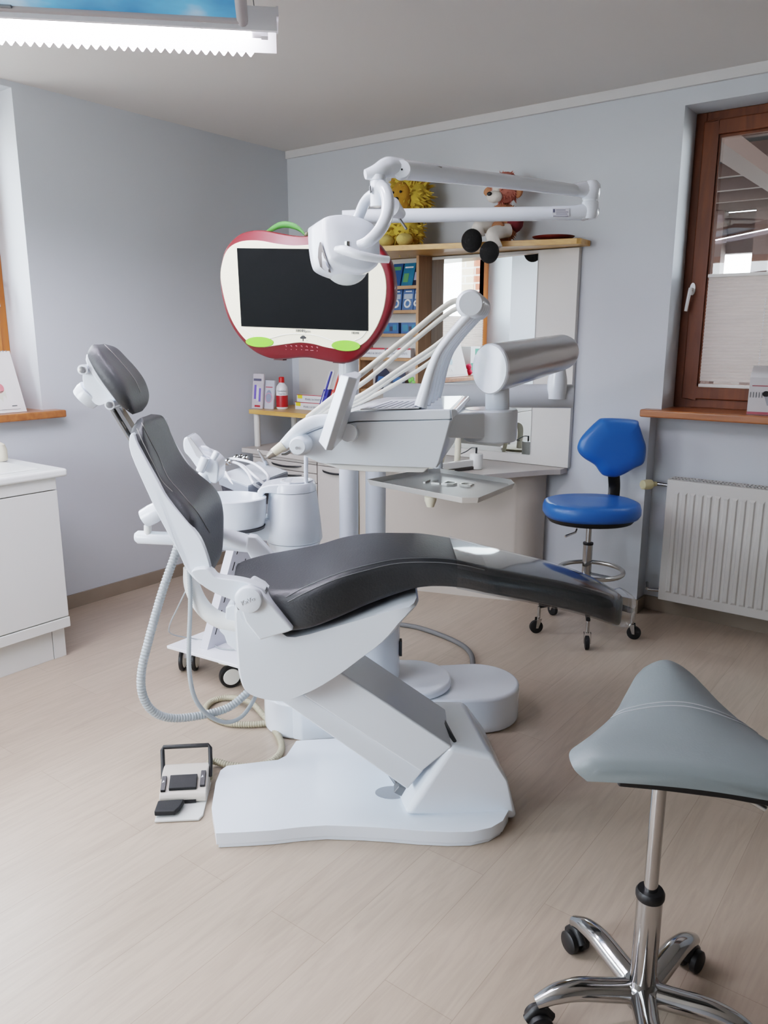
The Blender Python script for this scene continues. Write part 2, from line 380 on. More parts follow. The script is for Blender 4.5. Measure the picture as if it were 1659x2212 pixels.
# ================================================================== OUTSIDE
def brick_mat(name, c1, c2, mort, sc=1.0):
    m = bpy.data.materials.new(name); m.use_nodes = True; nt = m.node_tree; b = nt.nodes['Principled BSDF']
    tc = nt.nodes.new('ShaderNodeTexCoord'); mp = nt.nodes.new('ShaderNodeMapping'); mp.inputs['Rotation'].default_value = (PI / 2, 0, 0)
    sp = nt.nodes.new('ShaderNodeSeparateXYZ'); cb = nt.nodes.new('ShaderNodeCombineXYZ'); ad = nt.nodes.new('ShaderNodeMath'); ad.operation = 'ADD'
    nt.links.new(tc.outputs['Object'], sp.inputs[0]); nt.links.new(sp.outputs[0], ad.inputs[0]); nt.links.new(sp.outputs[1], ad.inputs[1])
    nt.links.new(ad.outputs[0], cb.inputs[0]); nt.links.new(sp.outputs[2], cb.inputs[1])
    br = nt.nodes.new('ShaderNodeTexBrick'); br.inputs['Scale'].default_value = sc; br.inputs['Brick Width'].default_value = .25; br.inputs['Row Height'].default_value = .075; br.inputs['Mortar Size'].default_value = .008
    br.inputs['Color1'].default_value = srgb(*c1); br.inputs['Color2'].default_value = srgb(*c2); br.inputs['Mortar'].default_value = srgb(*mort)
    nt.links.new(cb.outputs[0], br.inputs['Vector']); nt.links.new(br.outputs[0], b.inputs['Base Color']); b.inputs['Roughness'].default_value = .9
    return m
RED = brick_mat('red_brick', (150, 84, 66), (170, 100, 80), (190, 180, 170)); PALE = brick_mat('pale_brick', (206, 188, 166), (196, 176, 152), (225, 220, 212))
o = solo('brick_pier', MB().box(-4.20, -4.125, LW[0] - .5, LW[0] + .045, .3, 3.2), RED, 'red brick pier outside the left window, seen in the mirror', 'pier', flat=True); 
o = solo('brick_pier', MB().box(-4.36, -4.205, LW[0] - .3, LW[0] + .015, .3, 3.2), PALE, 'pale brick pier beside the red one, seen in the mirror', 'pier', flat=True)
# neighbouring house with a white balcony
nb = thing('neighbour_house', 'pale neighbouring house with glazed white balcony, seen in the mirror', 'house', (-12, -4, -1))
mk('wall', MB().box(-12.5, -12, -9, 5, -1, 5.2), mat('house_render', (226, 224, 218), .9), nb, flat=True)
mk('wall_panel', MB().box(-11.99, -11.9, -3.6, -1.6, -1, 5.2), PALE, nb, flat=True)
for z0_, xx in ((1.9, -10.9), (4.75, -11.2)): mk('balcony_slab', MB().box(-11.98, xx, -1.5, 3.2, z0_, z0_ + .18), mat('white_concrete', (224, 224, 220), .8), nb, flat=True)
mb = MB()
for k in range(6):
    y = -1.5 + .78 * k; mb.box(-10.93, -10.9, y + .03, y + .75, 2.15, 3.15)
mk('balcony_panel', mb, mat('frosted_panel', (208, 222, 228), .3), nb, flat=True)
mb = MB(); 
for y in (-1.2, .2, 1.6): mb.box(-12, -11.96, y, y + 1.1, 2.2, 4.1)
mk('window', mb, mat('dark_window', (160, 170, 178), .2), nb, flat=True)
struct('trim_5', MB().box(-30, XL - .34, -20, 12, -1.2, -1), mat('garden_gravel', (150, 150, 146), .9, var=.2, vscale=2), flat=True)['kind'] = 'structure'
bpy.data.objects['trim_5'].name = 'garden_ground'
# carport beyond the back window
PINKW = mat('carport_plank', (58, 38, 31), .8, var=.1, vscale=4); DARKW = mat('carport_roof_board', (14, 10, 9), .85, var=.12, vscale=4)
cp = thing('carport', 'wooden carport with dark roof boards and pale beams outside the back window', 'carport', (0, 8, 0))
mk('roof', MB().box(-7, 5, 4.9, 13.2, 3.34, 3.42), DARKW, cp, flat=True)
for k in range(9):
    y = 5.3 + k * .93; mk('beam', MB().box(-7, 5, y, y + .09, 3.2, 3.34), PINKW, cp, flat=True)
mk('main_beam', MB().box(-2.26, -2.04, 4.9, 13, 3.04, 3.2), PINKW, cp, flat=True)
for x in (-6.0, -3.55, -2.9, -.1, 2.6): mk('post', MB().box(x, x + .22, 12.6, 12.85, -.2, 3.2), PINKW, cp, flat=True)
mk('fascia', MB().box(-7, 5, 12.9, 13.1, 2.62, 3.2), PINKW, cp, flat=True)
mk('back_wall', MB().box(-7, 5, 13.3, 13.5, -.2, 1.9), mat('carport_wall', (120, 108, 102), .9), cp, flat=True)
struct('garden_path', MB().box(-9, 7, YB + .36, 16, -.3, -.2), mat('paving', (84, 80, 76), .9), flat=True)
# ================================================================== DENTAL CHAIR  (axis along AR at depth DC)
DC = 2.2
def PL(pts, d): return [P(u, v, d) for u, v in pts]
def exd(mb, pts, d0, d1, m=0, smooth=0):
    lp = PL(pts, d0)
    if smooth: lp = cr_closed(lp, smooth)
    return mb.prism(lp, AF * (d1 - d0), m)
chair = thing('dental_chair', 'white and dark grey leather dental patient chair, reclined, on long white floor plate', 'dental chair', fw(0, DC, 0))
# floor plate
near = [PZ(u, v, 0) for u, v in [(468, 1833), (530, 1830), (590, 1826), (650, 1819), (705, 1815), (787, 1818), (850, 1822), (905, 1827), (970, 1830), (1020, 1829), (1060, 1820), (1085, 1805), (1097, 1783)]]
far = [fw(.38, 2.2, 0), fw(.36, 2.62, 0), PZ(760, 1592, .05), PZ(640, 1600, .05), PZ(618, 1632, .05), PZ(600, 1641, .05), PZ(490, 1654, .05), PZ(476, 1664, .05), PZ(466, 1690, .05), PZ(457, 1745, .05)]
for p in far: p.z = 0
loop = near + far
c0 = sum(loop, Vector()) / len(loop)
up = [p + Vector((0, 0, .05)) for p in loop]
mk('base_plate', MB().loft([[c0 + (p - c0) * .985 + Vector((0, 0, .001)) for p in loop], [c0 + (p - c0) * .985 + Vector((0, 0, .012)) for p in loop], [p + Vector((0, 0, .013)) for p in loop], up]), WHITE, chair, bevel=.012)
# foot block that carries the lifting arm
n_ = PL([(874, 1754), (972, 1612), (1068, 1632), (1100, 1692)], 2.08) + [P(1119, 1768, 2.13)]
n_ = [n_[0], n_[1], n_[2], n_[3], n_[4]]
n_[0].z = .052; n_[4].z = .004
f_ = [fw(.0, 2.37, .052), fw(.125, 2.37, .287), fw(.262, 2.4, .272), fw(.33, 2.42, .17), fw(.40, 2.42, .004)]
m_ = [fw(.055, 2.13, .055), P(925, 1580, 2.13), P(1048, 1590, 2.14), P(1090, 1680, 2.16), fw(.405, 2.2, .004)]
mk('base_block', MB().loft([n_, f_]), WHITE, chair, bevel=.02, seg=4)
mk('arm_slot', MB().prism([P(929, 1527, 2.33) + Vector((.004, 0, .004)), P(946, 1531, 2.33) + Vector((0, 0, .004)), P(986, 1604, 2.11) + Vector((0, 0, .003)), P(972, 1612, 2.11) + Vector((0, 0, .003))], (0, 0, .004)), BLACK, chair, flat=True)
# parallelogram lifting arm: main beam and lower link
def beam(pts, d0, d1, nm, b=.008): mk(nm, exd(MB(), pts, d0, d1), WHITE2, chair, bevel=b)
beam([(722, 1443), (977, 1614), (910, 1668), (655, 1503)], 2.085, 2.32, 'lift_beam', .006)
beam([(655, 1500), (916, 1664), (880, 1706), (603, 1512)], 2.10, 2.31, 'lower_link', .006)
mk('gas_strut', MB().cyl(P(835, 1660, 2.2), P(872, 1712, 2.2), .009), CHROME, chair)
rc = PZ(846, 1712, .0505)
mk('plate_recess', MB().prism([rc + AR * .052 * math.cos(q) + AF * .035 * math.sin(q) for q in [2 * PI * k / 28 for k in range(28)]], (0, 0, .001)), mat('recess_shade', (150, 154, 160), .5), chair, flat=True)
mk('pivot_plate', exd(MB(), [(850, 1712), (862, 1698), (882, 1704), (878, 1722), (868, 1722)], 2.16, 2.2), GREYM, chair, bevel=.003)
# seat shell under the cushion
sh = [(509, 1300), (540, 1310), (600, 1345), (640, 1362), (760, 1330), (900, 1293), (876, 1330), (839, 1372), (787, 1412), (740, 1447), (690, 1478), (640, 1500), (607, 1508), (570, 1503), (540, 1493), (524, 1474), (515, 1440), (512, 1400), (508, 1340)]
lo = cr_closed(PL(sh, 2.04), 3); ce = sum(lo, Vector()) / len(lo)
rings = []
for d, s in ((2.0, .93), (2.015, .975), (2.05, 1.0), (2.35, 1.0), (2.385, .975), (2.40, .93)): rings.append([ce + (p - ce) * s + AF * (d - 2.04) for p in lo])
mk('seat_shell', MB().loft(rings), WHITE2, chair, angle=50)
lo2 = cr_open(PL([(547, 1497), (607, 1509), (700, 1473), (787, 1415), (839, 1375)], 2.013), 5)
mb = MB(); mb.loft([lo2, [p + AF * .37 + Vector((0, 0, 0)) for p in lo2]], False, False, closed=False)
# seat cushion: rounded plan, tapering to the knees
ST = [(-.43, .03, .800, .700), (-.424, .09, .792, .690), (-.40, .15, .786, .680), (-.36, .195, .785, .672), (-.30, .22, .790, .675), (-.21, .238, .803, .688), (-.13, .222, .831, .712), (-.04, .187, .854, .741), (.06, .163, .861, .770), (.11, .157, .861, .779), (.164, .152, .855, .779), (.225, .149, .844, .772), (.286, .145, .827, .757)]
ST2 = [(.286, .145, .827, .757), (.35, .138, .813, .742), (.41, .131, .799, .728), (.48, .126, .783, .71), (.542, .120, .766, .693), (.60, .108, .747, .672), (.65, .088, .728, .648), (.685, .055, .712, .628), (.70, .02, .705, .64)]
def cushion(sts, grow=0.0, roll=.030):
    rings = []
    for a, h, zt, zb in sts:
        h += grow; zt += grow; zb -= grow; r = min(roll, h * .6, (zt - zb) * .42); ring = []
        cs = [(-h + r, zt - r, PI, PI / 2), (h - r, zt - r, PI / 2, 0), (h - r * .6, zb + r * .6, 0, -PI / 2), (-h + r * .6, zb + r * .6, -PI / 2, -PI)]
        for k, (x, z, q0, q1) in enumerate(cs):
            rr = r if k < 2 else r * .6
            for i in range(6):
                q = q0 + (q1 - q0) * i / 5; ring.append(fw(a, DC + x + rr * math.cos(q), z + rr * math.sin(q)))
        # gently dished top
        rings.append(ring)
    return rings
def interp(sts, n=5):
    v = cr_open([Vector((s[0], s[1], s[2])) for s in sts], n); w = cr_open([Vector((s[0], s[3], 0)) for s in sts], n)
    return [(p.x, max(p.y, .004), p.z, q.y) for p, q in zip(v, w)]
scm = MB().loft(cushion(interp(ST)))
mk('seat_cushion', scm, LEATHER, chair, angle=60)
mk('leg_rest', MB().loft(cushion(interp(ST2))), mat('slate_leather', (42, 47, 50), .36, var=.1, vscale=9, bump=.2, bscale=160), chair, angle=60)
def seam(sts, side, dz, nm='stitching', off=.0):
    pts = [fw(a, DC + side * (h - off), zt + dz) for a, h, zt, zb in interp(sts)[8:]]
    mk(nm, MB().tube(pts, .0016, 6), mat('dark_piping', (92, 94, 96), .55), chair)
for ln in ([(618, 1290), (660, 1268), (720, 1243), (790, 1222), (860, 1208), (940, 1206), (1000, 1212), (1055, 1224)], [(622, 1300), (665, 1278), (725, 1252), (795, 1231), (862, 1217), (940, 1215), (1000, 1221), (1056, 1234)]):
    mk('stitching', MB().tube(scm.line(ln), .0013, 6), mat('dark_piping', (104, 106, 108), .55), chair)
# clear protective cover pulled over the leg rest
FOIL = thin_glass('clear_plastic_foil', (.94, .95, .96), 1.45, .08, .05)
cs = [( .20, .151, .850, .778)] + ST2[:-1] + [(.712, .06, .712, .63), (.735, .03, .700, .640)]
cb = MB().loft(cushion(interp(cs), .004), False, True)
cov = solo('leg_rest_cover', cb, FOIL, 'clear glossy plastic cover wrapped over the foot end of the dental chair', 'plastic cover', angle=60)
# ---- backrest
def loft_cushion(st, dish=.02, nb=8, pw=.55):
    """st: (back px, front px, half width) measured on the chair's middle plane"""
    rings = []
    for (bk, fr, h) in st:
        B = P(bk[0], bk[1], DC); Fp = P(fr[0], fr[1], DC); B -= AF * DC; Fp -= AF * DC
        mid = (B + Fp) / 2; n = (Fp - B) / 2; ring = []
        for k in range(28):
            q = 2 * PI * k / 28; cw, sw = math.cos(q), math.sin(q)
            w = h * math.copysign(abs(cw) ** pw, cw); t = math.copysign(abs(sw) ** pw, sw)
            if sw > 0: t -= min(dish / max(n.length, .01), .45) * (1 - abs(w / h) ** 2)
            ring.append(mid + n * t + AF * (DC + w))
        rings.append(ring)
    out = []
    for k in range(28):
        out.append(cr_open([r[k] for r in rings], nb))
    return [[out[k][i] for k in range(28)] for i in range(len(out[0]))]
bst = [((306, 905), (318, 897), .05), ((303, 925), (334, 903), .10), ((310, 945), (342, 925), .125), ((316, 966), (350, 948), .13), ((331, 1006), (367, 988), .14), ((346, 1037), (385, 1017), .15), ((362, 1066), (409, 1040), .16), ((386, 1098), (439, 1068), .175), ((402, 1126), (456, 1097), .185), ((414, 1156), (462, 1134), .19), ((424, 1182), (462, 1169), .185), ((436, 1204), (463, 1197), .16), ((448, 1221), (465, 1218), .11), ((452, 1235), (460, 1233), .04)]
bmb = MB().loft(loft_cushion(bst, .022, pw=.36))
mk('backrest_cushion', bmb, LEATHER, chair, angle=60)
# seams on the near wing
def side_line(pts, d, r, m, nm): mk(nm, MB().tube(cr_open(PL(pts, d), 6), r, 6), m, chair)
# backrest shell
shell_u = [(279, 948), (287, 936), (300, 966), (342, 1044), (362, 1078), (409, 1134), (432, 1164), (447, 1201), (455, 1234), (452, 1262), (435, 1264), (405, 1234), (382, 1187), (349, 1128), (316, 1058), (283, 982)]
hw = lambda p: max(.0, min(1, (1.22 - p.z) / .40))
def dnear(v): return 2.065 - .075 * max(0, min(1, (v - 940) / 260))
lo = cr_closed([P(u, v, dnear(v)) for u, v in shell_u], 3)
mb = MB()
mb.loft([lo, [p + AF * .02 for p in lo]])                      # near side flange
bk_px = [(281, 946), (283, 982), (316, 1058), (349, 1128), (380, 1183)]
bk_l = cr_open([P(u, v, dnear(v)) for u, v in bk_px], 5); dirn = (P(300, 966, 2.0) - P(283, 982, 2.0)).normalized()
def wid(p): return 2 * (DC - p.dot(AF))
cols = [[p + AF * wid(p) * t + dirn * o for p in bk_l] for t, o in ((.04, .004), (.25, -.006), (.5, -.008), (.75, -.006), (.96, .004), (.96, .016), (.75, .012), (.5, .010), (.25, .012), (.04, .016))]
mb.loft([[c[i] for c in cols] for i in range(len(bk_l))])
fl_ = [p + AF * (wid(p) - .02) for p in bk_l]                    # far flange, cut back behind the cushion
mb.loft([fl_ + [p + dirn * .035 for p in fl_][::-1], [p + AF * .02 for p in fl_] + [p + dirn * .035 + AF * .02 for p in fl_][::-1]])
mk('backrest_shell', mb, WHITE2, chair, bevel=.003)
# hinge arms both sides with round caps
arm1 = [(440, 1228), (456, 1236), (470, 1248), (515, 1254), (550, 1264), (575, 1280), (560, 1318), (530, 1322), (506, 1300), (468, 1284), (435, 1264), (412, 1236)]
arm2 = [(511, 1290), (536, 1266), (562, 1280), (598, 1320), (634, 1361), (622, 1366), (561, 1384), (530, 1345)]
for side in (-1,):
    d0 = 1.968
    mb = MB(); lp = cr_closed(PL(arm1, d0), 4); mb.prism(lp, AF * .04)
    mk('hinge_arm', mb, WHITE2, chair, bevel=.008)
    mb = MB(); lp = PL(arm2, 1.945); mb.prism(lp, AF * .10)
    mk('hinge_bracket', mb, WHITE2, chair, bevel=.006)
    c = P(538, 1293, 1.945)
    s_ = AF * (-1 if side < 0 else 1); c = c + (s_ * .0 if side < 0 else AF * .045)
    cap = mk('hinge_cap', MB().lathe([(.036, -.004), (.037, .008), (.034, .016), (.028, .0185), (0, .0195)], c, s_), WHITE, chair)
    if side < 0:
        text('lettering', 'KaVo', .017, c - AF * .0195, AR + Vector((0, 0, .42)), (0, 0, 1), mat('embossed_white', (196, 200, 204), .4), cap, .0015)
mk('far_hinge_bar', MB().tube(cr_open([P(440, 1150, 2.40), P(480, 1158, 2.42), P(525, 1170, 2.43), P(542, 1174, 2.43)], 5), [.026, .027, .028, .022], 16), WHITE2, chair, angle=60)
mk('far_hinge_bracket', exd(MB(), [(534, 1158), (552, 1160), (600, 1210), (580, 1250), (545, 1215), (530, 1185)], 2.40, 2.44), WHITE2, chair, bevel=.006)
# recline linkage shadow plate between arm and seat
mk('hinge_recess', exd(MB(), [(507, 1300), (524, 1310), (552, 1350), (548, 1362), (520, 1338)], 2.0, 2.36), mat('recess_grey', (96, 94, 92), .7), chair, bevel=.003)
# head rest
hst = [((206, 752), (216, 742), .05), ((208, 768), (236, 750), .085), ((223, 794), (258, 774), .10), ((240, 819), (280, 800), .108), ((258, 844), (297, 826), .108), ((276, 868), (306, 853), .10), ((290, 884), (306, 874), .075), ((294, 893), (301, 889), .04)]
hmb = MB().loft(loft_cushion(hst, .008, pw=.5))
mk('headrest_cushion', hmb, LEATHER, chair, angle=60)
for ln in ([(222, 741), (245, 765), (270, 793), (292, 822), (303, 848)],):
    mk('stitching', MB().tube(hmb.line(ln), .0011, 6), STITCH, chair)
mk('headrest_plate', exd(MB(), [(186, 764), (194, 770), (278, 886), (268, 884), (240, 858), (214, 830), (192, 800), (184, 778)], 2.12, 2.28), WHITE, chair, bevel=.004)
j = mk('headrest_joint', exd(MB(), [(196, 800), (214, 812), (250, 862), (238, 866), (216, 876), (200, 868), (182, 838), (178, 812), (184, 796)], 2.13, 2.25, smooth=3), WHITE, chair, bevel=.006)
ax = (P(176, 834, 2.14) - P(214, 812, 2.14)).normalized()
mk('joint_knob', MB().lathe([(.036, 0), (.038, .012), (.035, .03), (0, .031)], P(197, 846, 2.16), ax + Vector((0, 0, -.35))), WHITE, chair)
for u, v in ((184, 798), (242, 873)):
    s = mk('joint_screw', MB().lathe([(.013, -.03), (.0135, .02), (0, .021)], P(u, v, 2.13), -AF), WHITE, chair)
    mk('screw_cap', MB().lathe([(.0085, 0), (.0085, .004), (0, .0045)], P(u, v, 2.13) - AF * .02, -AF), CHROME, s)
mb = MB()
for o in (-.02, .02): mb.tube(cr_open([P(240, 868, 2.2) + AF * o, P(262, 905, 2.2) + AF * o, P(290, 950, 2.2) + AF * o], 5), .008, 10)
mb.prism([P(246, 876, 2.18), P(256, 880, 2.18), P(294, 940, 2.18), P(284, 946, 2.18)], AF * .04)
mk('headrest_rod', mb, CHROME, chair)
# stitching on the near wing of the backrest
for ln in ([(306, 914), (322, 948), (342, 985), (362, 1030), (392, 1066), (428, 1110), (452, 1150)], [(296, 926), (310, 958), (330, 1000), (350, 1040), (372, 1062)]):
    q = bmb.line(ln)
    if len(q) > 3: mk('stitching', MB().tube(q, .0011, 6), STITCH, chair)
# ================================================================== DENTAL UNIT (base, column, cuspidor, assistant arm)
unit = thing('dental_unit', 'white dental unit with spittoon bowl and oblong floor base behind the patient chair', 'dental unit', fw(-.05, 2.75, 0))
def capsule(a0, d0, r0, a1, d1, r1, z0, z1, n=18):
    pts = []
    dx, dy = a1 - a0, d1 - d0; q = math.atan2(dy, dx)
    for k in range(n + 1): t = q - PI / 2 + PI * k / n; pts.append((a1 + r1 * math.cos(t), d1 + r1 * math.sin(t)))
    for k in range(n + 1): t = q + PI / 2 + PI * k / n; pts.append((a0 + r0 * math.cos(t), d0 + r0 * math.sin(t)))
    return [[fw(x, y, z0) for x, y in pts], [fw(x, y, z1) for x, y in pts]]
mk('floor_base', MB().loft(capsule(-.315, 2.765, .142, .36, 2.83, .165, 0, .142)), WHITE, unit, bevel=.012)
mk('base_step', MB().loft(capsule(-.06, 2.78, .20, .10, 2.80, .16, .142, .175)), WHITE, unit, bevel=.012)
mk('side_block', MB().prism([PZ(632, 1597, .02), PZ(652, 1601, .02), PZ(800, 1590, .02), PZ(790, 1540, .02)], (0, 0, .15)), WHITE, unit, bevel=.006)
mk('body_column', MB().loft(capsule(-.12, 2.80, .15, -.09, 2.80, .15, .17, .58)), WHITE2, unit, bevel=.02)
mk('socket', MB().box(-.004, .004, -.004, .004, 0, .03) if 0 else MB().obox(fw(.063, 2.78, .30), AR, AF, (0, 0, 1), .01, .03, .06), BLACK, unit, flat=True)
mk('main_post', MB().cyl(P(811, 1200, 2.78), P(812, 900, 2.78), .037), WHITE2, unit)
# cuspidor tower
prof = [(577, 1072), (683, 1064), (690, 1150), (688, 1168), (640, 1172), (560, 1168), (490, 1160), (488, 1140), (540, 1136), (568, 1130), (574, 1112)]
c = fw(-.325, 2.74, 0)
def tower(z, ra, rd, sh=0): return [c + AR * (sh + ra * math.cos(q)) + AF * (rd * math.sin(q)) + Vector((0, 0, z)) for q in [2 * PI * k / 36 for k in range(36)]]
mk('spittoon_tower', MB().loft([tower(.735, .1, .1, .0), tower(.742, .103, .105), tower(.80, .098, .1), tower(.88, .089, .09), tower(.915, .084, .086)]), WHITE2, unit, angle=50)
mk('tower_foot', MB().loft([tower(.50, .05, .05), tower(.66, .07, .07), tower(.733, .098, .1)]), WHITE2, unit, angle=50)
mk('bowl_arm', exd(MB(), [(480, 1132), (600, 1122), (600, 1172), (560, 1168), (480, 1158)], 2.68, 2.80), WHITE2, unit, bevel=.01)
capm = mk('tower_cap', MB().loft([tower(.917, .084, .086), tower(.935, .083, .085), tower(.948, .078, .08)]), WHITE, unit, angle=50)
mk('spout', exd(MB(), [(557, 1074), (555, 1062), (562, 1053), (580, 1048), (625, 1044), (640, 1060), (610, 1070), (585, 1066), (570, 1066), (566, 1076)], 2.67, 2.79), WHITE, unit, bevel=.006)
mk('cup_tray', MB().lathe([(0, 0), (.056, 0), (.058, .004), (.05, .004), (.048, .0015), (0, .0015)], fw(-.312, 2.74, .949)), mat('cup_tray_grey', (214, 218, 222), .3), unit)
mk('water_pipe', MB().cyl(P(661, 1054, 2.70), P(661, 985, 2.70), .0075), WHITE, unit)
bc = P(492, 1100, 2.66); bc.z = .86
def lip(r, z): return [Vector((bc.x, bc.y, 0)) + AR * (.135 * r * math.cos(q)) + AF * (.105 * r * math.sin(q)) + Vector((0, 0, z)) for q in [2 * PI * k / 40 for k in range(40)]]
mk('bowl_gap_shade', MB().loft([lip(.93, .796), lip(.95, .806)]), mat('gap_shade_grey', (70, 72, 76), .6), unit)  # dark ring drawing the shaded gap below the bowl
mk('spittoon_bowl', MB().loft([lip(.55, .806), lip(.92, .808), lip(.98, .84), lip(1.0, .905), lip(.96, .908), lip(.92, .89), lip(.75, .85), lip(.3, .835), lip(.05, .83)]), WHITE, unit, angle=55)
# assistant element: jointed arm behind the back rest, holder and suction tubes
mk('arm_knuckle', MB().tube(cr_open([P(350, 1098, 2.5), P(330, 1110, 2.5), P(312, 1120, 2.5)], 4), [.030, .033, .031], 18), WHITE, unit, angle=60)
mk('arm_pivot', MB().cyl(P(319, 1135, 2.5), P(319, 1155, 2.5), .012), OFFW, unit)
mk('lower_arm', MB().tube([P(292, 1160, 2.5), P(298, 1160, 2.5), P(380, 1164, 2.52), P(560, 1182, 2.62)], [.014, .022, .022, .022], 16), WHITE, unit, angle=60)
mk('upper_arm', MB().tube(cr_open([P(345, 1102, 2.5), P(420, 1060, 2.55), P(455, 1010, 2.6)], 5), .026, 14), WHITE, unit)
sup = cr_open([P(411, 1225, 2.42), P(414, 1262, 2.42), P(430, 1300, 2.42), P(455, 1328, 2.42), P(492, 1345, 2.42), P(540, 1350, 2.42)], 5)
mk('support_arm', MB().tube(sup, [.022, .026, .027, .028, .028], 14), OFFW, unit)
mk('support_bracket', exd(MB(), [(487, 1312), (500, 1306), (530, 1312), (530, 1440), (514, 1410), (490, 1392), (484, 1374), (472, 1362), (486, 1340)], 2.40, 2.5), WHITE2, unit, bevel=.006)
holder = mk('instrument_holder', exd(MB(), [(395, 958), (400, 944), (414, 952), (430, 974), (452, 985), (470, 1000), (472, 1020), (466, 1045), (440, 1030), (410, 990), (398, 976)], 2.56, 2.68, smooth=3), WHITE, unit, bevel=.006)
mk('keypad', exd(MB(), [(404, 946), (410, 945), (440, 985), (438, 996), (424, 985)], 2.552, 2.562), mat('keypad_grey', (176, 178, 180), .5), holder, flat=True)
mk('holder_hook', MB().tube(cr_open([P(425, 972, 2.62), P(440, 968, 2.62), P(452, 975, 2.62), P(460, 996, 2.62)], 5), .009, 10), WHITE, holder)
for (a, b_, r) in (((432, 1018), (444, 988), .0155), ((460, 992), (469, 976), .011)):
    s = mk('suction_tube', MB().lathe([(r * .92, 0), (r, .02), (r, (P(b_[0], b_[1], 2.54) - P(a[0], a[1], 2.54)).length), (r * .75, (P(b_[0], b_[1], 2.54) - P(a[0], a[1], 2.54)).length + .001), (r * .7, .03)], P(a[0], a[1], 2.54), P(b_[0], b_[1], 2.54) - P(a[0], a[1], 2.54)), WHITE, unit)
def corrugated(path, r, pitch, amp, n=12):
    L = [0]
    for i in range(1, len(path)): L.append(L[-1] + (path[i] - path[i - 1]).length)
    out = []; R = []; k = int(L[-1] / (pitch / 2)); j = 0
    for i in range(k + 1):
        s = L[-1] * i / k
        while j < len(L) - 2 and L[j + 1] < s: j += 1
        t = (s - L[j]) / max(L[j + 1] - L[j], 1e-6); out.append(path[j].lerp(path[j + 1], t)); R.append(r + (amp if i % 2 else -amp))
    return MB().tube(out, R, n)
h1 = cr_open([P(388, 1165, 2.42), P(376, 1205, 2.40), P(350, 1280, 2.36), P(322, 1380, 2.32), P(306, 1450, 2.30), P(308, 1500, 2.30), P(330, 1536, 2.32), P(370, 1551, 2.36), P(430, 1546, 2.42), P(490, 1530, 2.48), P(530, 1500, 2.52), P(556, 1470, 2.56)], 8)
mk('suction_hose', corrugated(h1, .0135, .010, .0011), HOSEW, unit)
h2 = cr_open([P(408, 1225, 2.40), P(411, 1300, 2.38), P(408, 1400, 2.36), P(410, 1460, 2.36), P(422, 1510, 2.38), P(450, 1545, 2.42), P(488, 1560, 2.46), P(522, 1548, 2.5), P(548, 1512, 2.54), P(560, 1480, 2.56)], 8)
mk('suction_hose', corrugated(h2, .0072, .008, .0006), HOSEW, unit)
h3 = cr_open([P(865, 1349, 3.05), P(905, 1356, 3.05), P(960, 1375, 3.02), P(1000, 1395, 3.0), P(1018, 1415, 2.98), P(1022, 1440, 2.96)], 8)
h3 = [Vector((p.x, p.y, max(.012, min(p.z, .02)))) for p in [PZ(u, v, .012) for u, v in [(840, 1346), (865, 1349), (905, 1356), (960, 1375), (1000, 1395), (1018, 1415), (1022, 1440)]]]
mk('supply_hose', MB().tube(cr_open(h3, 6), .012, 12), mat('grey_hose', (104, 104, 104), .6), unit)

# ================================================================== OPERATING LAMP
lamp = thing('operating_lamp', 'white dental operating light on double jointed arm above the chair', 'dental lamp', P(754, 1150, 2.75))
mk('post', MB().cyl(P(754, 1240, 2.75), P(753, 476, 2.75), .035), WHITE2, lamp)
mk('lower_arm', MB().tube([P(740, 470, 2.75), P(800, 467, 2.75), P(1195, 461, 2.75)], .0225, 20), WHITE, lamp)
e = mk('elbow', MB().tube(cr_open([P(1190, 461, 2.75), P(1240, 460, 2.75), P(1272, 456, 2.75)], 5), [.0228, .0245, .026], 20), WHITE, lamp)
mk('elbow_cap', MB().prism([P(u, v, 2.735) for u, v in [(1257, 473), (1264, 476), (1280, 470), (1294, 458), (1296, 450), (1280, 460)]], AF * .03), mat('cap_grey', (196, 197, 200), .5), lamp, bevel=.003)
mk('elbow_joint', MB().lathe([(0, -.03), (.022, -.026), (.029, -.012), (.030, .0), (.0265, .026), (.0245, .028), (.0245, .034), (.0265, .036), (.029, .05), (.032, .064), (.030, .08), (.018, .092), (0, .095)], P(1274, 455, 2.75), (0, 0, 1)), WHITE, lamp)
lb = MB().prism([P(1193, 450, 2.724), P(1230, 449, 2.724), P(1230, 468, 2.724), P(1193, 469, 2.724)], AF * .002)
la = mk('rating_label', lb, mat('label_paper', (206, 208, 214), .6), lamp, flat=True)
mb = MB()
for k, (a, b_) in enumerate(((1201, 1222), (1201, 1228), (1201, 1226), (1195, 1228))):
    y = 453 + k * 4.4; mb.prism([P(a, y, 2.7235), P(b_, y, 2.7235), P(b_, y + 1.3, 2.7235), P(a, y + 1.3, 2.7235)], AF * .0008)
mb.prism([P(1194.5, 451.5, 2.7235), P(1199, 451.5, 2.7235), P(1199, 459, 2.7235), P(1194.5, 459, 2.7235)], AF * .0008)
mk('print', mb, mat('label_ink', (96, 98, 116), .7), la, flat=True)
ua = [P(1246, 412, 2.73), P(1150, 399, 2.58), P(1000, 381, 2.36), P(930, 373, 2.26), P(866, 366, 2.17)]
mk('upper_arm', MB().tube(ua, [.0185, .020, .0215, .024, .025], 20), WHITE, lamp)
mk('upper_joint', MB().tube(cr_open([P(1236, 411, 2.72), P(1262, 410, 2.745), P(1280, 418, 2.75)], 5), [.019, .0265, .028], 18), WHITE, lamp, angle=60)
mk('arm_inlay', MB().prism([P(905, 357, 2.215), P(922, 355, 2.23), P(955, 360, 2.26), P(952, 366, 2.26), P(915, 364, 2.225)], AF * .004 - Vector((0, 0, .001))), mat('inlay_grey', (150, 148, 146), .6), lamp, flat=True)
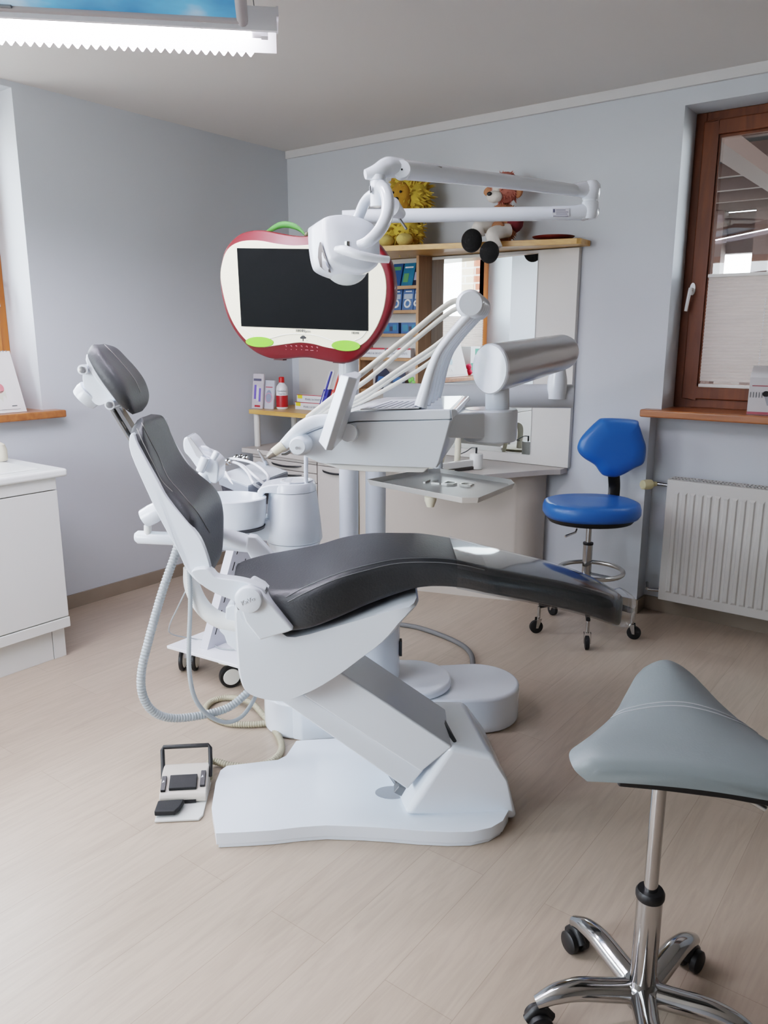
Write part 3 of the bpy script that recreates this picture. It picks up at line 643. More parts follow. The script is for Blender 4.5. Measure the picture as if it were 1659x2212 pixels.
mk('arm_knob', MB().lathe([(.0235, -.02), (.0235, .004), (.021, .008), (0, .009)], P(868, 366, 2.15), -AF), WHITE, lamp)
mk('knob_screw', MB().cyl(P(868, 366, 2.141), P(868, 366, 2.139), .0025, 10), BLACK, lamp)
nk = mk('neck', MB().tube(cr_open([P(868, 364, 2.17), P(838, 362, 2.15), P(815, 372, 2.13), P(789, 377, 2.12)], 6), [.024, .026, .021, .012], 18), WHITE, lamp)
mk('neck_collar', MB().lathe([(.021, 0), (.021, -.012), (.0185, -.013), (.0195, -.015), (.0195, -.075), (.0, -.078)], P(816, 379, 2.13), (0, 0, 1)), WHITE, lamp)
mk('neck_switch', exd(MB(), [(797, 402), (801, 399), (803, 415), (799, 417)], 2.108, 2.118), GREYM, lamp, bevel=.002)
# yoke: large curved tube plus slim inner strap
yk = cr_open([P(819, 400, 2.12), P(832, 412, 2.11), P(838, 438, 2.09), P(834, 470, 2.06), P(818, 500, 2.04), P(795, 522, 2.03), P(776, 530, 2.04)], 7)
mk('yoke', MB().tube(yk, [.016, .0165, .0165, .016, .0145, .0125], 18), WHITE, lamp, angle=60)
yi = cr_open([P(816, 416, 2.12), P(803, 420, 2.15), P(789, 436, 2.18), P(779, 458, 2.2), P(770, 480, 2.2)], 6)
mk('yoke_strap', MB().tube(yi, .010, 12, flat=1.6), WHITE, lamp, angle=60)
# head
bk = [(703, 468), (732, 462), (761, 464), (790, 472), (812, 486), (821, 515), (823, 547), (819, 570), (803, 583), (780, 587), (748, 580), (718, 567), (708, 552), (702, 518), (700, 485)]
ctr = P(762, 525, 2.12); r0 = []
def headplane(u, v): return plane(u, v, ctr, (AF * .86 - AR * .38 - Vector((0, 0, .28))))
base = [headplane(u, v) for u, v in bk]; base = cr_closed(base, 4); bc_ = sum(base, Vector()) / len(base)
nv = (AF * .80 - AR * .52 - Vector((0, 0, .22))).normalized()
def hr(s, off, extra=Vector()): return [bc_ + (p - bc_) * s + nv * off + extra for p in base]
hmb2 = MB().loft([hr(.02, -.012), hr(.5, -.009), hr(.9, -.004), hr(.985, .004), hr(1.0, .016), hr(1.02, .05), hr(1.03, .085), hr(.98, .09), hr(.9, .07), hr(.3, .05)])
head = mk('lamp_head', hmb2, WHITE, lamp, angle=60)
def decal(mb, poly, lift, name, m, parent):
    pts = [mb.surf(u, v, lift) for u, v in poly]; pts = [p for p in pts if p is not None]
    if len(pts) > 2:
        c = sum(pts, Vector()) / len(pts); o = MB(); n = len(pts); o.add(pts + [c], [[i, (i + 1) % n, n] for i in range(n)]); return mk(name, o, m, parent, fixn=False)
ro = decal(hmb2, [(694, 524), (697, 523), (702, 540), (708, 558), (713, 572), (716, 586), (704, 582), (694, 574), (690, 556), (691, 538)], .005, 'reflector_opening', mat('reflector_dark', (116, 112, 110), .4), lamp)
decal(hmb2, [(700, 562), (706, 563), (711, 576), (711, 584), (704, 580), (699, 574)], .007, 'inner_lens', mat('inner_lens', (214, 216, 226), .2), lamp)
mk('front_lens', MB().ell(bc_ + nv * .062 + Vector((0, 0, -.040)) + AR * .014, (.060, .055, .050), 28, 16), mat('frosted_lens', (206, 212, 212), .35, coat=.2), lamp)
mk('cone', MB().lathe([(.026, 0), (.012, .05), (.0, .052)], P(845, 448, 2.16), P(866, 462, 2.2) - P(842, 446, 2.16)), mat('cone_grey', (196, 198, 204), .45), lamp)
mk('cone_rod', MB().cyl(P(855, 461, 2.2), P(878, 495, 2.18), .0035), GREYM, lamp)
mk('handle', MB().tube(cr_open([P(728, 539, 2.03), P(745, 541, 2.0), P(775, 551, 1.985), P(810, 558, 1.99), P(840, 561, 2.0)], 6), [.009, .0125, .011, .010, .0085], 14), WHITE, lamp, angle=60)
mk('handle_knob', MB().lathe([(.008, 0), (.008, .012), (0, .013)], P(751, 533, 2.03), (0, 0, 1)), CHROME, lamp)
# ================================================================== APPLE-SHAPED TELEVISION
n_tv = (AF - AR * -.62).normalized(); p_tv = P(660, 640, 2.60)
def T(u, v, off=0.0): return plane(u, v, p_tv, n_tv) - n_tv * off
outl = [(476, 597), (479, 570), (485, 545), (497, 525), (519, 506), (546, 498), (569, 497.5), (596, 502), (624, 507), (652, 510), (680, 508), (707, 504), (741, 500), (777, 506), (810, 522), (829, 545), (843, 572), (850, 611), (849, 647), (840, 678), (826, 708), (810, 733), (791, 755), (771, 774), (749, 784), (721, 783), (693, 777.5), (666, 773), (641, 773), (613, 776), (588, 775), (563, 766.5), (541, 752.6), (519, 730), (502, 705), (490, 678), (480, 639)]
inl = [(481, 600), (485.5, 564), (496.5, 539), (516, 525), (541, 520), (569, 521), (602, 527), (638, 531), (674, 529), (707, 525), (741, 521), (777, 524), (804, 539), (826, 570), (836, 597), (838, 631), (832, 669), (818, 705), (799, 733), (779, 748), (757, 757), (735, 755), (707, 750), (680, 743), (652, 740), (624, 743), (596, 747), (569, 750), (546, 743), (524, 722), (505, 692), (491, 653)]
tv = thing('apple_television', 'red apple-shaped flat television with cream face and green leaves on white post', 'television', T(660, 780, -.03))
o_ = cr_closed([T(u, v) for u, v in outl], 4); oc = sum(o_, Vector()) / len(o_)
mk('red_shell', MB().loft([[oc + (p - oc) * s + n_tv * d for p in o_] for s, d in ((.55, .07), (.9, .055), (.985, .03), (1.0, .008), (.995, -.002), (.975, -.008))]), mat('apple_red', (92, 5, 14), .42, coat=.1, spec=.35), tv, angle=60)
i_ = cr_closed([T(u, v, .011) for u, v in inl], 4)
face = mk('cream_face', MB().prism(i_, n_tv * .006), mat('cream_face', (228, 222, 194), .4), tv, bevel=.002)
scq = [T(u, v, .0125) for u, v in [(517, 536.5), (800, 540), (800, 715), (526.5, 705)]]
mk('screen', MB().prism(scq, n_tv * .002), mat('black_screen', (6, 8, 8), .6, spec=.06), tv, flat=True)
for cu, cv, a_, b_ in ((566, 739, 30, 11.5), (752, 747, 31, 12)):
    lf = [T(cu + a_ * math.cos(q), cv + (b_ if math.sin(q) < 0 else b_ * .95) * math.sin(q) + 1.0 * math.cos(q), .0135) for q in [2 * PI * k / 32 for k in range(32)]]
    mk('green_foot', MB().prism(lf, n_tv * .003), mat('leaf_green', (98, 172, 0), .45), tv, bevel=.001)
inkc = mat('tv_grey_ink', (96, 98, 96), .6); whl = mat('white_line', (246, 246, 242), .5)
mb = MB()
for pts in ([(527, 707), (540, 716), (553, 726)], [(588, 731), (620, 723), (652, 721), (690, 725), (728, 738)], [(770, 736), (785, 729), (796, 716)]):
    mb.tube(cr_open([T(u, v, .0125) for u, v in pts], 5), .0012, 6)
mk('white_line', mb, whl, tv)
ux = (T(700, 716) - T(620, 713.5)).normalized(); uy = (T(660, 700) - T(660, 720)).normalized()
text('lettering', 'HANN', .0125, T(654, 714.5, .0125), ux, uy, mat('tv_dark_ink', (70, 72, 70), .6), tv)
text('lettering', 'spree', .0125, T(668.5, 715.4, .0125), ux, uy, mat('tv_light_ink', (150, 150, 144), .6), tv)
text('lettering', 'HDMI', .0095, T(772, 719.5, .0125), ux, uy, inkc, tv, sx=1.15)
mb = MB()
for (du, dv, r) in ((0, -2, 4.2), (-3.5, -.5, 3.0), (3.5, -.5, 3.0)): mb.prism([T(659.5 + du + r * math.cos(q), 730 + dv + r * .8 * math.sin(q), .0123) for q in [2 * PI * k / 16 for k in range(16)]], n_tv * .001)
mb.prism([T(658.7, 731, .0123), T(660.3, 731, .0123), T(660.3, 737, .0123), T(658.7, 737, .0123)], n_tv * .001); mb.prism([T(667.5, 735, .0123), T(668.6, 735, .0123), T(668.6, 736, .0123), T(667.5, 736, .0123)], n_tv * .001)
mk('tree_logo', mb, mat('tv_black_ink', (24, 26, 26), .6), tv, flat=True)
mb = MB()
for k in range(7):
    u = 622 + k * 11.2; v = 747 + .12 * (k - 3) ** 2 + k * .5; mb.tube([T(u - 1.6, v - 1.2, .0105), T(u + .8, v - 1.6, .0105), T(u + 1.4, v + 1, .0105)], .0009, 5)
    mb.tube([T(u - (3 if k in (4, 5) else .5), v + 6.8, .0105), T(u + (3 if k in (4, 5) else .8), v + 6.9, .0105)], .0008, 5)
mk('button_icon', mb, mat('icon_pink', (190, 120, 126), .5), tv)
mb = MB(); GR = mat('stem_green', (48, 100, 34), .55, spec=.3)
for pts in ([(653, 507), (643, 496), (630, 488), (612, 484), (596, 486), (580, 494), (568, 501)], [(664, 508), (668, 497), (676, 487), (690, 480), (705, 481), (722, 490), (736, 499)]):
    pt = cr_open([T(u, v, .0 - .015) for u, v in pts], 5); mb.tube(pt, [.003, .006, .009, .010, .010, .008, .004], 10, flat=.5)
mk('leaf_stalk', mb, GR, tv, angle=60)
mk('stalk_base', MB().ell(T(657, 506, -.015), (.009, .009, .009), 12, 8), mat('stalk_brown', (70, 66, 40), .5), tv)
mb = MB()
for u in (597, 725): mb.prism([T(u - 10, 775 + (6 if u > 700 else 0), -.01), T(u + 10, 775 + (6 if u > 700 else 0), -.01), T(u + 10, 779 + (7 if u > 700 else 0), -.01), T(u - 10, 778 + (6 if u > 700 else 0), -.01)], n_tv * .02)
mk('rubber_stop', mb, mat('dark_maroon', (80, 20, 24), .5), tv, flat=True)
mk('wall_plate', MB().cyl(T(748, 640, -.055), T(748, 640, -.12), .05), WHITE2, tv)
# ================================================================== DENTIST'S INSTRUMENT CONSOLE AND ITS SWING ARMS
con = thing('instrument_console', 'white dentist console with five curved hose arms on swing arm above the seat', 'dental console', P(860, 1010, 2.15))
D0, D1 = 1.95, 2.38
CDV = AF + AR * .18
body = [(690, 1000), (660, 985), (633, 975), (630, 960), (645, 940), (690, 920), (770, 907), (975, 905), (992, 893), (983, 915), (944, 1010), (900, 1011), (760, 1004)]
bo = cr_closed(PL([(664, 984), (684, 998), (720, 1001), (820, 1006), (944, 1012)], D0), 1)
prof = [(628, 968), (636, 952), (660, 938), (700, 922), (770, 911), (972, 906), (976, 908), (966, 945), (950, 1000), (944, 1011), (820, 1007), (720, 1002), (690, 1000), (668, 990), (640, 976)]
lo = PL(prof, D0); ce = sum(lo, Vector()) / len(lo)
mk('console_body', MB().loft([[ce + (p - ce) * s + CDV * d for p in lo] for s, d in ((.985, -.004), (1.0, .006), (1.0, .42), (.98, .43))]), WHITE2, con, bevel=.005)
tp = [(636, 952), (648, 936), (700, 908), (740, 894), (770, 888), (974, 884), (974, 906), (770, 910), (700, 922), (660, 938)]
lo = PL(tp, D0 - .004)
mk('console_top', MB().prism(lo, CDV * .434), WHITE, con, bevel=.006)
# slanted right end flange
mk('end_flange', MB().loft([[P(974, 884, 1.945), P(985, 884, 1.96), P(990, 892, 1.97), P(976, 908, 1.945)], [P(974, 884, 1.945) + CDV * .43, P(985, 884, 1.96) + CDV * .43, P(990, 892, 1.97) + CDV * .43, P(976, 908, 1.945) + CDV * .43]]), WHITE, con, bevel=.003)
mk('front_skirt', exd(MB(), [(680, 996), (720, 1003), (912, 1010), (930, 1008), (915, 1021), (790, 1019), (735, 1014)], 1.985, 2.32), OFFW, con, bevel=.008)
mk('silicone_mat', MB().prism([PZ(u, v, 1.2775) for u, v in [(778, 886), (905, 883), (935, 862), (845, 866)]], (0, 0, .003)), mat('silicone_grey', (200, 204, 210), .6, var=.03), con, bevel=.001)
mb = MB()
for k in range(7): mb.prism([PZ(800 + k * 15, 882 - k * .3, 1.281), PZ(803 + k * 15, 882 - k * .3, 1.281), PZ(848 + k * 12, 867, 1.281), PZ(845 + k * 12, 867, 1.281)], (0, 0, .001))
mk('mat_groove', mb, mat('groove_grey', (160, 166, 176), .6), con, flat=True)
# display panel slab tilted toward the dentist: five long edges
ed = [((735, 809), (687, 955), 1.90), ((753, 813), (703, 974), 1.855), ((772, 819), (717, 975), 1.875), ((782, 806), (741, 949), 1.925), ((768, 801), (728, 930), 1.97)]
mk('display_panel', MB().loft([[P(*t, d) for t, b_, d in ed], [P(*b_, d) for t, b_, d in ed]]), WHITE, con, bevel=.004)
mk('panel_pivot', MB().cyl(P(752, 935, 1.915), P(757, 936, 1.965), .022, r1=.024), WHITE, con)
kb = mk('handle_knob', MB().lathe([(.026, 0), (.027, .022), (.023, .028), (.023, .05), (.019, .058), (0, .059)], P(655, 958, 1.955), -AF - AR * .15), WHITE, con)
mk('knob_mark', MB().cyl(P(641, 968, 1.893), P(641, 968, 1.890), .004, 12), mat('knob_grey', (170, 174, 178), .5), kb)
# whip arms: five hollow curved bows in a row, each with its hose and handpiece
whip = [(908, 878), (918, 845), (931, 800), (947, 762), (972, 727), (1004, 690), (1022, 668), (1026, 655)]
hosep = [(1016, 655), (960, 690), (880, 748), (800, 806), (740, 850), (690, 882), (664, 902)]
for k in range(5):
    d = 1.98 + k * .082; off = CDV * (d - 1.98)
    base = P(908, 878, 1.98) + off
    pts = [P(u, v, 1.98) + off for u, v in whip]
    mk('hose_arm', MB().tube(cr_open(pts, 5), [.022, .020, .0165, .0145, .0145, .0155, .017, .018], 16, flat=.75), WHITE, con, angle=60)
    tip = mk('arm_tip', MB().lathe([(.0, -.004), (.028, -.004), (.034, .004), (.034, .024), (.028, .03), (0, .03)], P(1016, 656, 1.965) + off, AF), WHITE, con, angle=50)
    hp = [P(u, v, d) for u, v in [[(1004, 650), (968, 657), (880, 728), (785, 804), (735, 846), (690, 882), (664, 903)], [(1004, 662), (968, 677), (880, 748), (795, 819), (740, 856), (700, 884), (668, 904)], [(1012, 668), (985, 706), (940, 747), (860, 800), (783, 852), (715, 885), (674, 902)], [(1014, 670), (985, 716), (935, 761), (860, 808), (783, 860), (715, 889), (680, 903)], [(1016, 672), (980, 735), (925, 785), (850, 832), (779, 869), (722, 892), (692, 902)]][k]]
    mk('instrument_hose', MB().tube(cr_open(hp, 6), .0062 if k else .0072, 10), mat('cream_hose', (206, 204, 194), .5), con)
    e0 = hp[-1]; e1 = e0 + (hp[-1] - hp[-2]).normalized() * .06 + Vector((0, 0, -.01))
    if k: mk('handpiece', MB().tube([e0, e0.lerp(e1, .2), e0.lerp(e1, .5), e1], [.008, .0095, .008, .006], 12), [GREYM, OFFW, BLACK, STEEL, OFFW][k], con)
# nearest syringe handpiece hanging over the console nose
hpz = thing('handpiece', 'white handpiece with cream collar and steel tip hanging over console nose', 'handpiece', P(640, 960, 1.93))
mk('grip', MB().tube(cr_open([P(716, 905, 1.935), P(682, 910, 1.935), P(655, 922, 1.935), P(632, 943, 1.935), P(612, 962, 1.935)], 6), [.013, .016, .017, .016, .013], 16, flat=.7), WHITE, hpz, angle=60)
mk('collar', MB().cyl(P(613, 961, 1.935), P(592, 977, 1.935), .0125, 20, r1=.0115), CREAM, hpz)
mk('tip', MB().tube([P(592, 977, 1.935), P(590, 978.5, 1.935), P(588, 980, 1.935), P(578, 987, 1.935)], [.0112, .0112, .010, .006], 16), mat('dull_steel', (140, 134, 128), .35, .7), hpz)
mk('bracket_hook', MB().tube(cr_open([P(627, 974, 1.95), P(618, 980, 1.95), P(608, 981, 1.95)], 4), [.004, .004, .003], 8), GREYM, con)
# swing arm: post on the unit, lower boom, tall joint, upper boom, pivot drum
mk('lower_boom', MB().tube([P(830, 852, 2.80), P(960, 854, 2.78), P(1236, 856, 2.74)], [.040, .041, .041], 28), mat('boom_grey', (190, 194, 200), .35, var=.01, coat=.3), con, angle=60)
mk('boom_joint', MB().lathe([(.033, -.03), (.034, .0), (.033, .035), (.025, .075), (.024, .095)], P(1203, 842, 2.72), (0, 0, 1)), WHITE, con, angle=60)
ub0, ub1 = P(1218, 760, 2.62), P(1058, 797, 2.06)
axu = (ub1 - ub0).normalized(); ncut = (-AR * .86 - AF * .5 + Vector((0, 0, .05))).normalized()
def oring(c, r, cut=None, n=36):
    x = (Vector((0, 0, 1)) - axu * axu.z).normalized(); y = axu.cross(x); o = []
    for k in range(n):
        q = 2 * PI * k / n; p = c + (x * math.cos(q) + y * math.sin(q)) * r
        if cut is not None: p -= axu * ((p - c).dot(cut) / axu.dot(cut))
        o.append(p)
    return o
mk('upper_boom', MB().loft([oring(ub0, .045), oring(ub0.lerp(ub1, .015), .053), oring(ub0.lerp(ub1, .05), .057), oring(ub1.lerp(ub0, .02), .064, ncut)]), mat('polished_boom', (186, 188, 190), .2, .04, var=.01), con, angle=45)
mk('boom_end_cap', MB().loft([oring(ub1.lerp(ub0, .018), .0645, ncut), oring(ub1, .0645, ncut), oring(ub1 + axu * .006, .061, ncut)]), WHITE, con)
mk('drum_post', MB().cyl(P(1074, 885, 2.12), P(1074, 830, 2.12), .0325), WHITE, con)
dr = P(1060, 886, 2.13)
mk('pivot_drum', MB().lathe([(.068, -.082), (.072, -.078), (.073, 0), (.069, .004), (0, .006)], dr, (0, 0, 1), 40), WHITE2, con)
mk('drum_arm', MB().loft([[P(978, 893, 1.99), P(1050, 890, 2.065), P(1050, 948, 2.065), P(960, 946, 1.99)], [P(985, 880, 2.22), P(1055, 880, 2.20), P(1055, 940, 2.20), P(965, 935, 2.22)]]), WHITE2, con, bevel=.006)
# ================================================================== TRAY
tray = thing('instrument_tray', 'empty steel instrument tray with raised letters, held under the console', 'tray', PZ(955, 1045, 1.055))
ZT = 1.058
q = [PZ(792, 1040, ZT), PZ(998, 1080, ZT), PZ(1034, 1080, ZT), PZ(1112, 1048, ZT), PZ(1104, 1040, ZT), PZ(950, 1016, ZT), PZ(922, 1016, ZT)]
ct = sum(q, Vector()) / len(q)
mb = MB().loft([[ct + (p - ct) * .96 + Vector((0, 0, -.010)) for p in q], [p + Vector((0, 0, .006)) for p in q], [ct + (p - ct) * .985 + Vector((0, 0, .006)) for p in q], [ct + (p - ct) * .94 + Vector((0, 0, -.006)) for p in q]])
mk('plate', mb, mat('tray_steel', (222, 222, 220), .36, .55, var=.03, vscale=40), tray, bevel=.0015)
ua_ = (PZ(1004, 1049, ZT) - PZ(930, 1043, ZT)).normalized(); va_ = (PZ(965, 1036, ZT) - PZ(975, 1060, ZT))
text('lettering', '1LDG', .062, PZ(966, 1044, ZT - .0045), ua_, va_, mat('raised_steel', (240, 240, 236), .3, .4), tray, .003)
mk('grip_slot', MB().prism([PZ(1003, 1080, ZT - .004), PZ(1030, 1080, ZT - .004), PZ(1030, 1080, ZT - .007) - AF * .002, PZ(1003, 1080, ZT - .007) - AF * .002], (0, 0, -.003)), BLACK, tray, flat=True)
mk('holder', MB().prism([PZ(925, 1062, 1.03), PZ(945, 1062, 1.03), PZ(958, 1022, 1.03), PZ(935, 1022, 1.03)], (0, 0, .02)), WHITE, tray, bevel=.003)
mk('holder_stem', MB().cyl(PZ(948, 1022, 1.04), PZ(948, 1022, 1.04) + Vector((0, 0, .10)), .012), WHITE, tray)
mk('clamp_knob', MB().lathe([(.013, .03), (.014, .015), (.017, .012), (.016, .0), (.012, -.01), (.010, -.016), (0, -.017)], PZ(930, 1082, 1.02), (0, 0, 1)), CREAM, tray)
# ================================================================== WALL UNIT IN THE CORNER
ZW = .745
wt = [(-3.74, 3.43), (-2.14, 3.41), (-2.05, 3.43), (-1.84, 3.80), (-1.79, 3.87), (-1.755, 3.90), (-1.75, 3.975), (-3.74, 3.975)]
solo('worktop', MB().prism([(x, y, ZW - .03) for x, y in wt], (0, 0, .03)), LAMIN, 'beige laminate worktop with angled right end running under the wall mirror', 'worktop', bevel=.003)
HND = mat('dark_bow_handle', (62, 62, 64), .35, .7)
def bow(y, x0, x1, z):
    return MB().tube(cr_open([(x0, y, z + .004), (x0 + (x1 - x0) * .15, y - .018, z), (x0 + (x1 - x0) * .5, y - .026, z - .004), (x0 + (x1 - x0) * .85, y - .018, z), (x1, y, z + .004)], 5), [.003, .006, .0065, .006, .003], 10)
dcab = thing('drawer_cabinet', 'beige drawer cabinet with dark bow handles under the left end of worktop', 'cabinet', (-3.38, 3.7, 0))
mk('carcass', MB().box(-3.66, -3.112, 3.47, 3.96, .06, ZW - .032), LAMIN, dcab, bevel=.002)
mk('plinth', MB().box(-3.65, -3.12, 3.52, 3.95, 0, .059), mat('plinth_grey', (120, 114, 108), .6), dcab, flat=True)
zs = [.712, .692, .637, .579, .467, .27, .065]
for i in range(6):
    d = mk('drawer', MB().box(-3.657, -3.114, 3.448, 3.468, zs[i + 1] + .002, zs[i] - .002), LAMIN, dcab, bevel=.0015)
    if i: mk('handle', bow(3.447, -3.49, -3.235, zs[i] - (.024 if i < 3 else .035)), HND, d)
kcab = thing('door_cabinet', 'beige single-door cabinet with bow handle, right of the drawer cabinet', 'cabinet', (-2.97, 3.7, 0))
mk('carcass', MB().box(-3.108, -2.815, 3.47, 3.96, .06, ZW - .032), LAMIN, kcab, bevel=.002)
mk('plinth', MB().box(-3.10, -2.82, 3.52, 3.95, 0, .059), mat('plinth_grey', (120, 114, 108), .6), kcab, flat=True)
d = mk('top_front', MB().box(-3.106, -2.817, 3.448, 3.468, .694, .711), LAMIN, kcab, bevel=.0015)
d = mk('door', MB().box(-3.106, -2.817, 3.448, 3.468, .065, .690), LAMIN, kcab, bevel=.0015)
mk('handle', bow(3.447, -3.065, -2.86, .662), HND, d)
# curved knee panel below the angled worktop
kp = cr_open([(-2.80, 3.475, 0), (-2.78, 3.477, 0), (-2.4, 3.60, 0), (-2.0, 3.735, 0), (-1.93, 3.765, 0), (-1.885, 3.81, 0), (-1.862, 3.87, 0), (-1.86, 3.955, 0)], 5)
kin = [Vector((p.x - .02, p.y + .02, 0)) for p in kp]
mb = MB().prism(kp + kin[::-1], (0, 0, ZW - .032))
solo('knee_panel', mb, mat('beige_panel', (188, 180, 170), .55, var=.02), 'plain beige curved panel closing the space below the angled worktop', 'panel', angle=50)
solo('metal_strip', MB().box(-2.812, -2.803, 3.452, 3.468, .02, .70), mat('bronze_strip', (128, 112, 84), .35, .7), 'thin bronze coloured strip beside the door cabinet', 'trim strip', flat=True)
# riser shelf
rs = thing('riser_shelf', 'low pine riser shelf on white round legs standing on the worktop', 'shelf', (-3.3, 3.7, ZW))
mk('board', MB().box(-3.735, -2.75, 3.50, 3.93, .957, .985), PINE, rs, bevel=.002)
for x, y in ((-3.70, 3.535), (-2.79, 3.535), (-3.70, 3.88), (-2.79, 3.88)): mk('leg', MB().cyl((x, y, ZW + .001), (x, y, .956), .02, 20), LAMW, rs)
solo('back_panel', MB().box(-3.715, -3.10, 3.955, 3.976, ZW + .002, 1.42), LAMW, 'plain cream back panel on the wall behind the riser shelf', 'panel', flat=True)
# backboard with mirror, cubby and top shelf
solo('backboard', MB().box(-3.09, -1.735, 3.946, 3.979, ZW + .002, 1.888), LAMW, 'cream backboard on the wall carrying the mirror', 'panel', bevel=.002)
mir = MB().box(-2.632, -1.962, 3.941, 3.9455, .80, 1.872)
MIRM = mat('mirror_silver', (236, 242, 240), .0, 1.0, var=0)
mo = solo('wall_mirror', mir, MIRM, 'tall frameless wall mirror between the cubby shelf and cream panel', 'mirror', flat=True)
ts = [(-3.1, 3.40), (-1.76, 3.815), (-1.70, 3.83), (-1.685, 3.85), (-1.69, 3.975), (-3.1, 3.975)]
solo('top_shelf', MB().prism([(x, y, 1.892) for x, y in ts], (0, 0, .028)), PINE, 'long pine top shelf with slanting front above the mirror', 'shelf', bevel=.002)
cb = thing('cubby_shelf', 'brown wooden open cubby shelf filled with dental products left of mirror', 'shelf', (-2.85, 3.89, 1.1))
YF = 3.81
mk('side_panel', MB().box(-2.652, -2.634, YF, 3.945, 1.10, 1.889), BROWNW, cb, bevel=.001)
mk('side_panel', MB().box(-3.085, -3.067, YF, 3.945, 1.10, 1.889), BROWNW, cb, bevel=.001)
SZ = [1.728, 1.592, 1.458, 1.318, 1.125]
for z in SZ: mk('shelf_board', MB().box(-3.066, -2.653, YF + .004, 3.941, z - .018, z), BROWNW, cb, bevel=.001)
mk('back', MB().box(-3.066, -2.653, 3.941, 3.945, 1.11, 1.889), LAMW, cb, flat=True)
# ------------------------------------------------------------------ goods in the cubby
def card(nm, x, y, z, w, h, t, col, tilt, label, cat, group=None, marks=(), rz=0.0):
    o = thing(nm, label, cat, (x, y, z), group)
    lean = math.tan(tilt)
    def q(u, v, dy=0): return Vector((x + u, y + v * lean + dy, z + v))
    mk('pack', MB().loft([[q(-w / 2, 0), q(w / 2, 0), q(w / 2, 0, t), q(-w / 2, 0, t)], [q(-w / 2, h), q(w / 2, h), q(w / 2, h, t), q(-w / 2, h, t)]]), col, o, bevel=.001)
    for kind, u0, v0, u1, v1, c in marks:
        mb = MB()
        if kind == 'r': mb.prism([q(u0, v0, -.0012), q(u1, v0, -.0012), q(u1, v1, -.0012), q(u0, v1, -.0012)], (0, .001, 0))
        elif kind == 'ring':
            r = u1; mb.tube([q(u0 + r * math.cos(a), v0 + r * math.sin(a), -.001) for a in [2 * PI * i / 20 for i in range(21)]], v1, 6, cap=False)
        elif kind == 'disc': mb.prism([q(u0 + u1 * math.cos(a), v0 + v1 * math.sin(a), -.0014) for a in [2 * PI * i / 20 for i in range(20)]], (0, .001, 0))
        mk('print', mb, c, o, flat=True)
    return o
BLUE = mat('pack_blue', (40, 82, 132), .35, var=.1); BLUE2 = mat('pack_teal_blue', (30, 106, 140), .35, var=.25, vscale=20); NAVY = mat('pack_navy', (28, 32, 52), .35); WPRT = mat('pack_white', (214, 218, 220), .5); GRN = mat('pack_green', (84, 140, 90), .5); REDP = mat('pack_red', (176, 48, 56), .45)
g = 'blue packs on the upper cubby shelf'
card('brush_pack', -2.822, 3.835, SZ[0] + .001, .07, .128, .014, BLUE, .3, 'dark blue pack leaning beside the television edge, upper cubby shelf', 'pack', g, [('r', -.025, .09, .025, .11, GRN)])
card('brush_pack', -2.74, 3.838, SZ[0] + .001, .08, .128, .014, BLUE2, .3, 'teal and green pack leaning in the middle of upper cubby shelf', 'pack', g, [('r', -.03, .02, .005, .07, GRN), ('r', -.03, .1, .028, .108, WPRT)])
card('brush_pack', -2.677, 3.842, SZ[0] + .001, .046, .125, .014, NAVY, .3, 'black capped pack at the right end of the upper cubby shelf', 'pack', g, [('r', -.02, .03, .021, .075, mat('pack_lilac', (150, 150, 176), .5))])
bpos = [-2.905, -2.820, -2.735, -2.675]
names = ['blue floss blister with white ring, partly behind the television', 'blue floss blister with white ring, second from left on its shelf', 'blue floss blister with white ring, third on its shelf', 'blue floss blister with white ring beside the right cubby side']
for i, x in enumerate(bpos):
    card('floss_pack', x, 3.84, SZ[1] + .001, .078 if i < 3 else .034, .122, .008, BLUE, .15, names[i], 'floss pack', 'floss blisters on the second cubby shelf', [('ring', 0, .036, .02 if i < 3 else .012, .006, WPRT), ('r', -.03 if i < 3 else -.012, .062, .03 if i < 3 else .012, .09, mat('blister_grey', (150, 162, 176), .3)), ('r', -.022 if i < 3 else -.01, .102, .022 if i < 3 else .01, .108, WPRT)])
for i, (x, w) in enumerate(((-2.85, .125), (-2.712, .11))):
    card('small_box', x, 3.825, SZ[2] + .001, w, .062, .05, BLUE, 0, ['long blue box lying near the television on the middle cubby shelf', 'long blue box lying at the right of middle cubby shelf'][i], 'box', 'blue boxes on the middle cubby shelf', [('r', -w * .4, .012, -w * .05, .05, BLUE2), ('r', 0, .014, .02, .04, NAVY), ('r', w * .2, .02, w * .42, .05, BLUE2)])
for i, x in enumerate((-2.975, -2.785)):
    o = card('toothpaste_box', x, 3.825, SZ[3] + .001, .175, .055, .04, WPRT, 0, ['white toothpaste box with red top edge, next to the television', 'white toothpaste box with red top edge, right end of its shelf'][i], 'toothpaste box', 'toothpaste boxes in the cubby', [('r', -.087, .046, .087, .056, REDP)])
    text('lettering', ['PEARLS & DENTS', 'PEARLS & DENTS'][i], .017, (x, 3.8245, SZ[3] + .024), (1, 0, 0), (0, 0, 1), mat('grey_lettering', (110, 112, 120), .6), o)
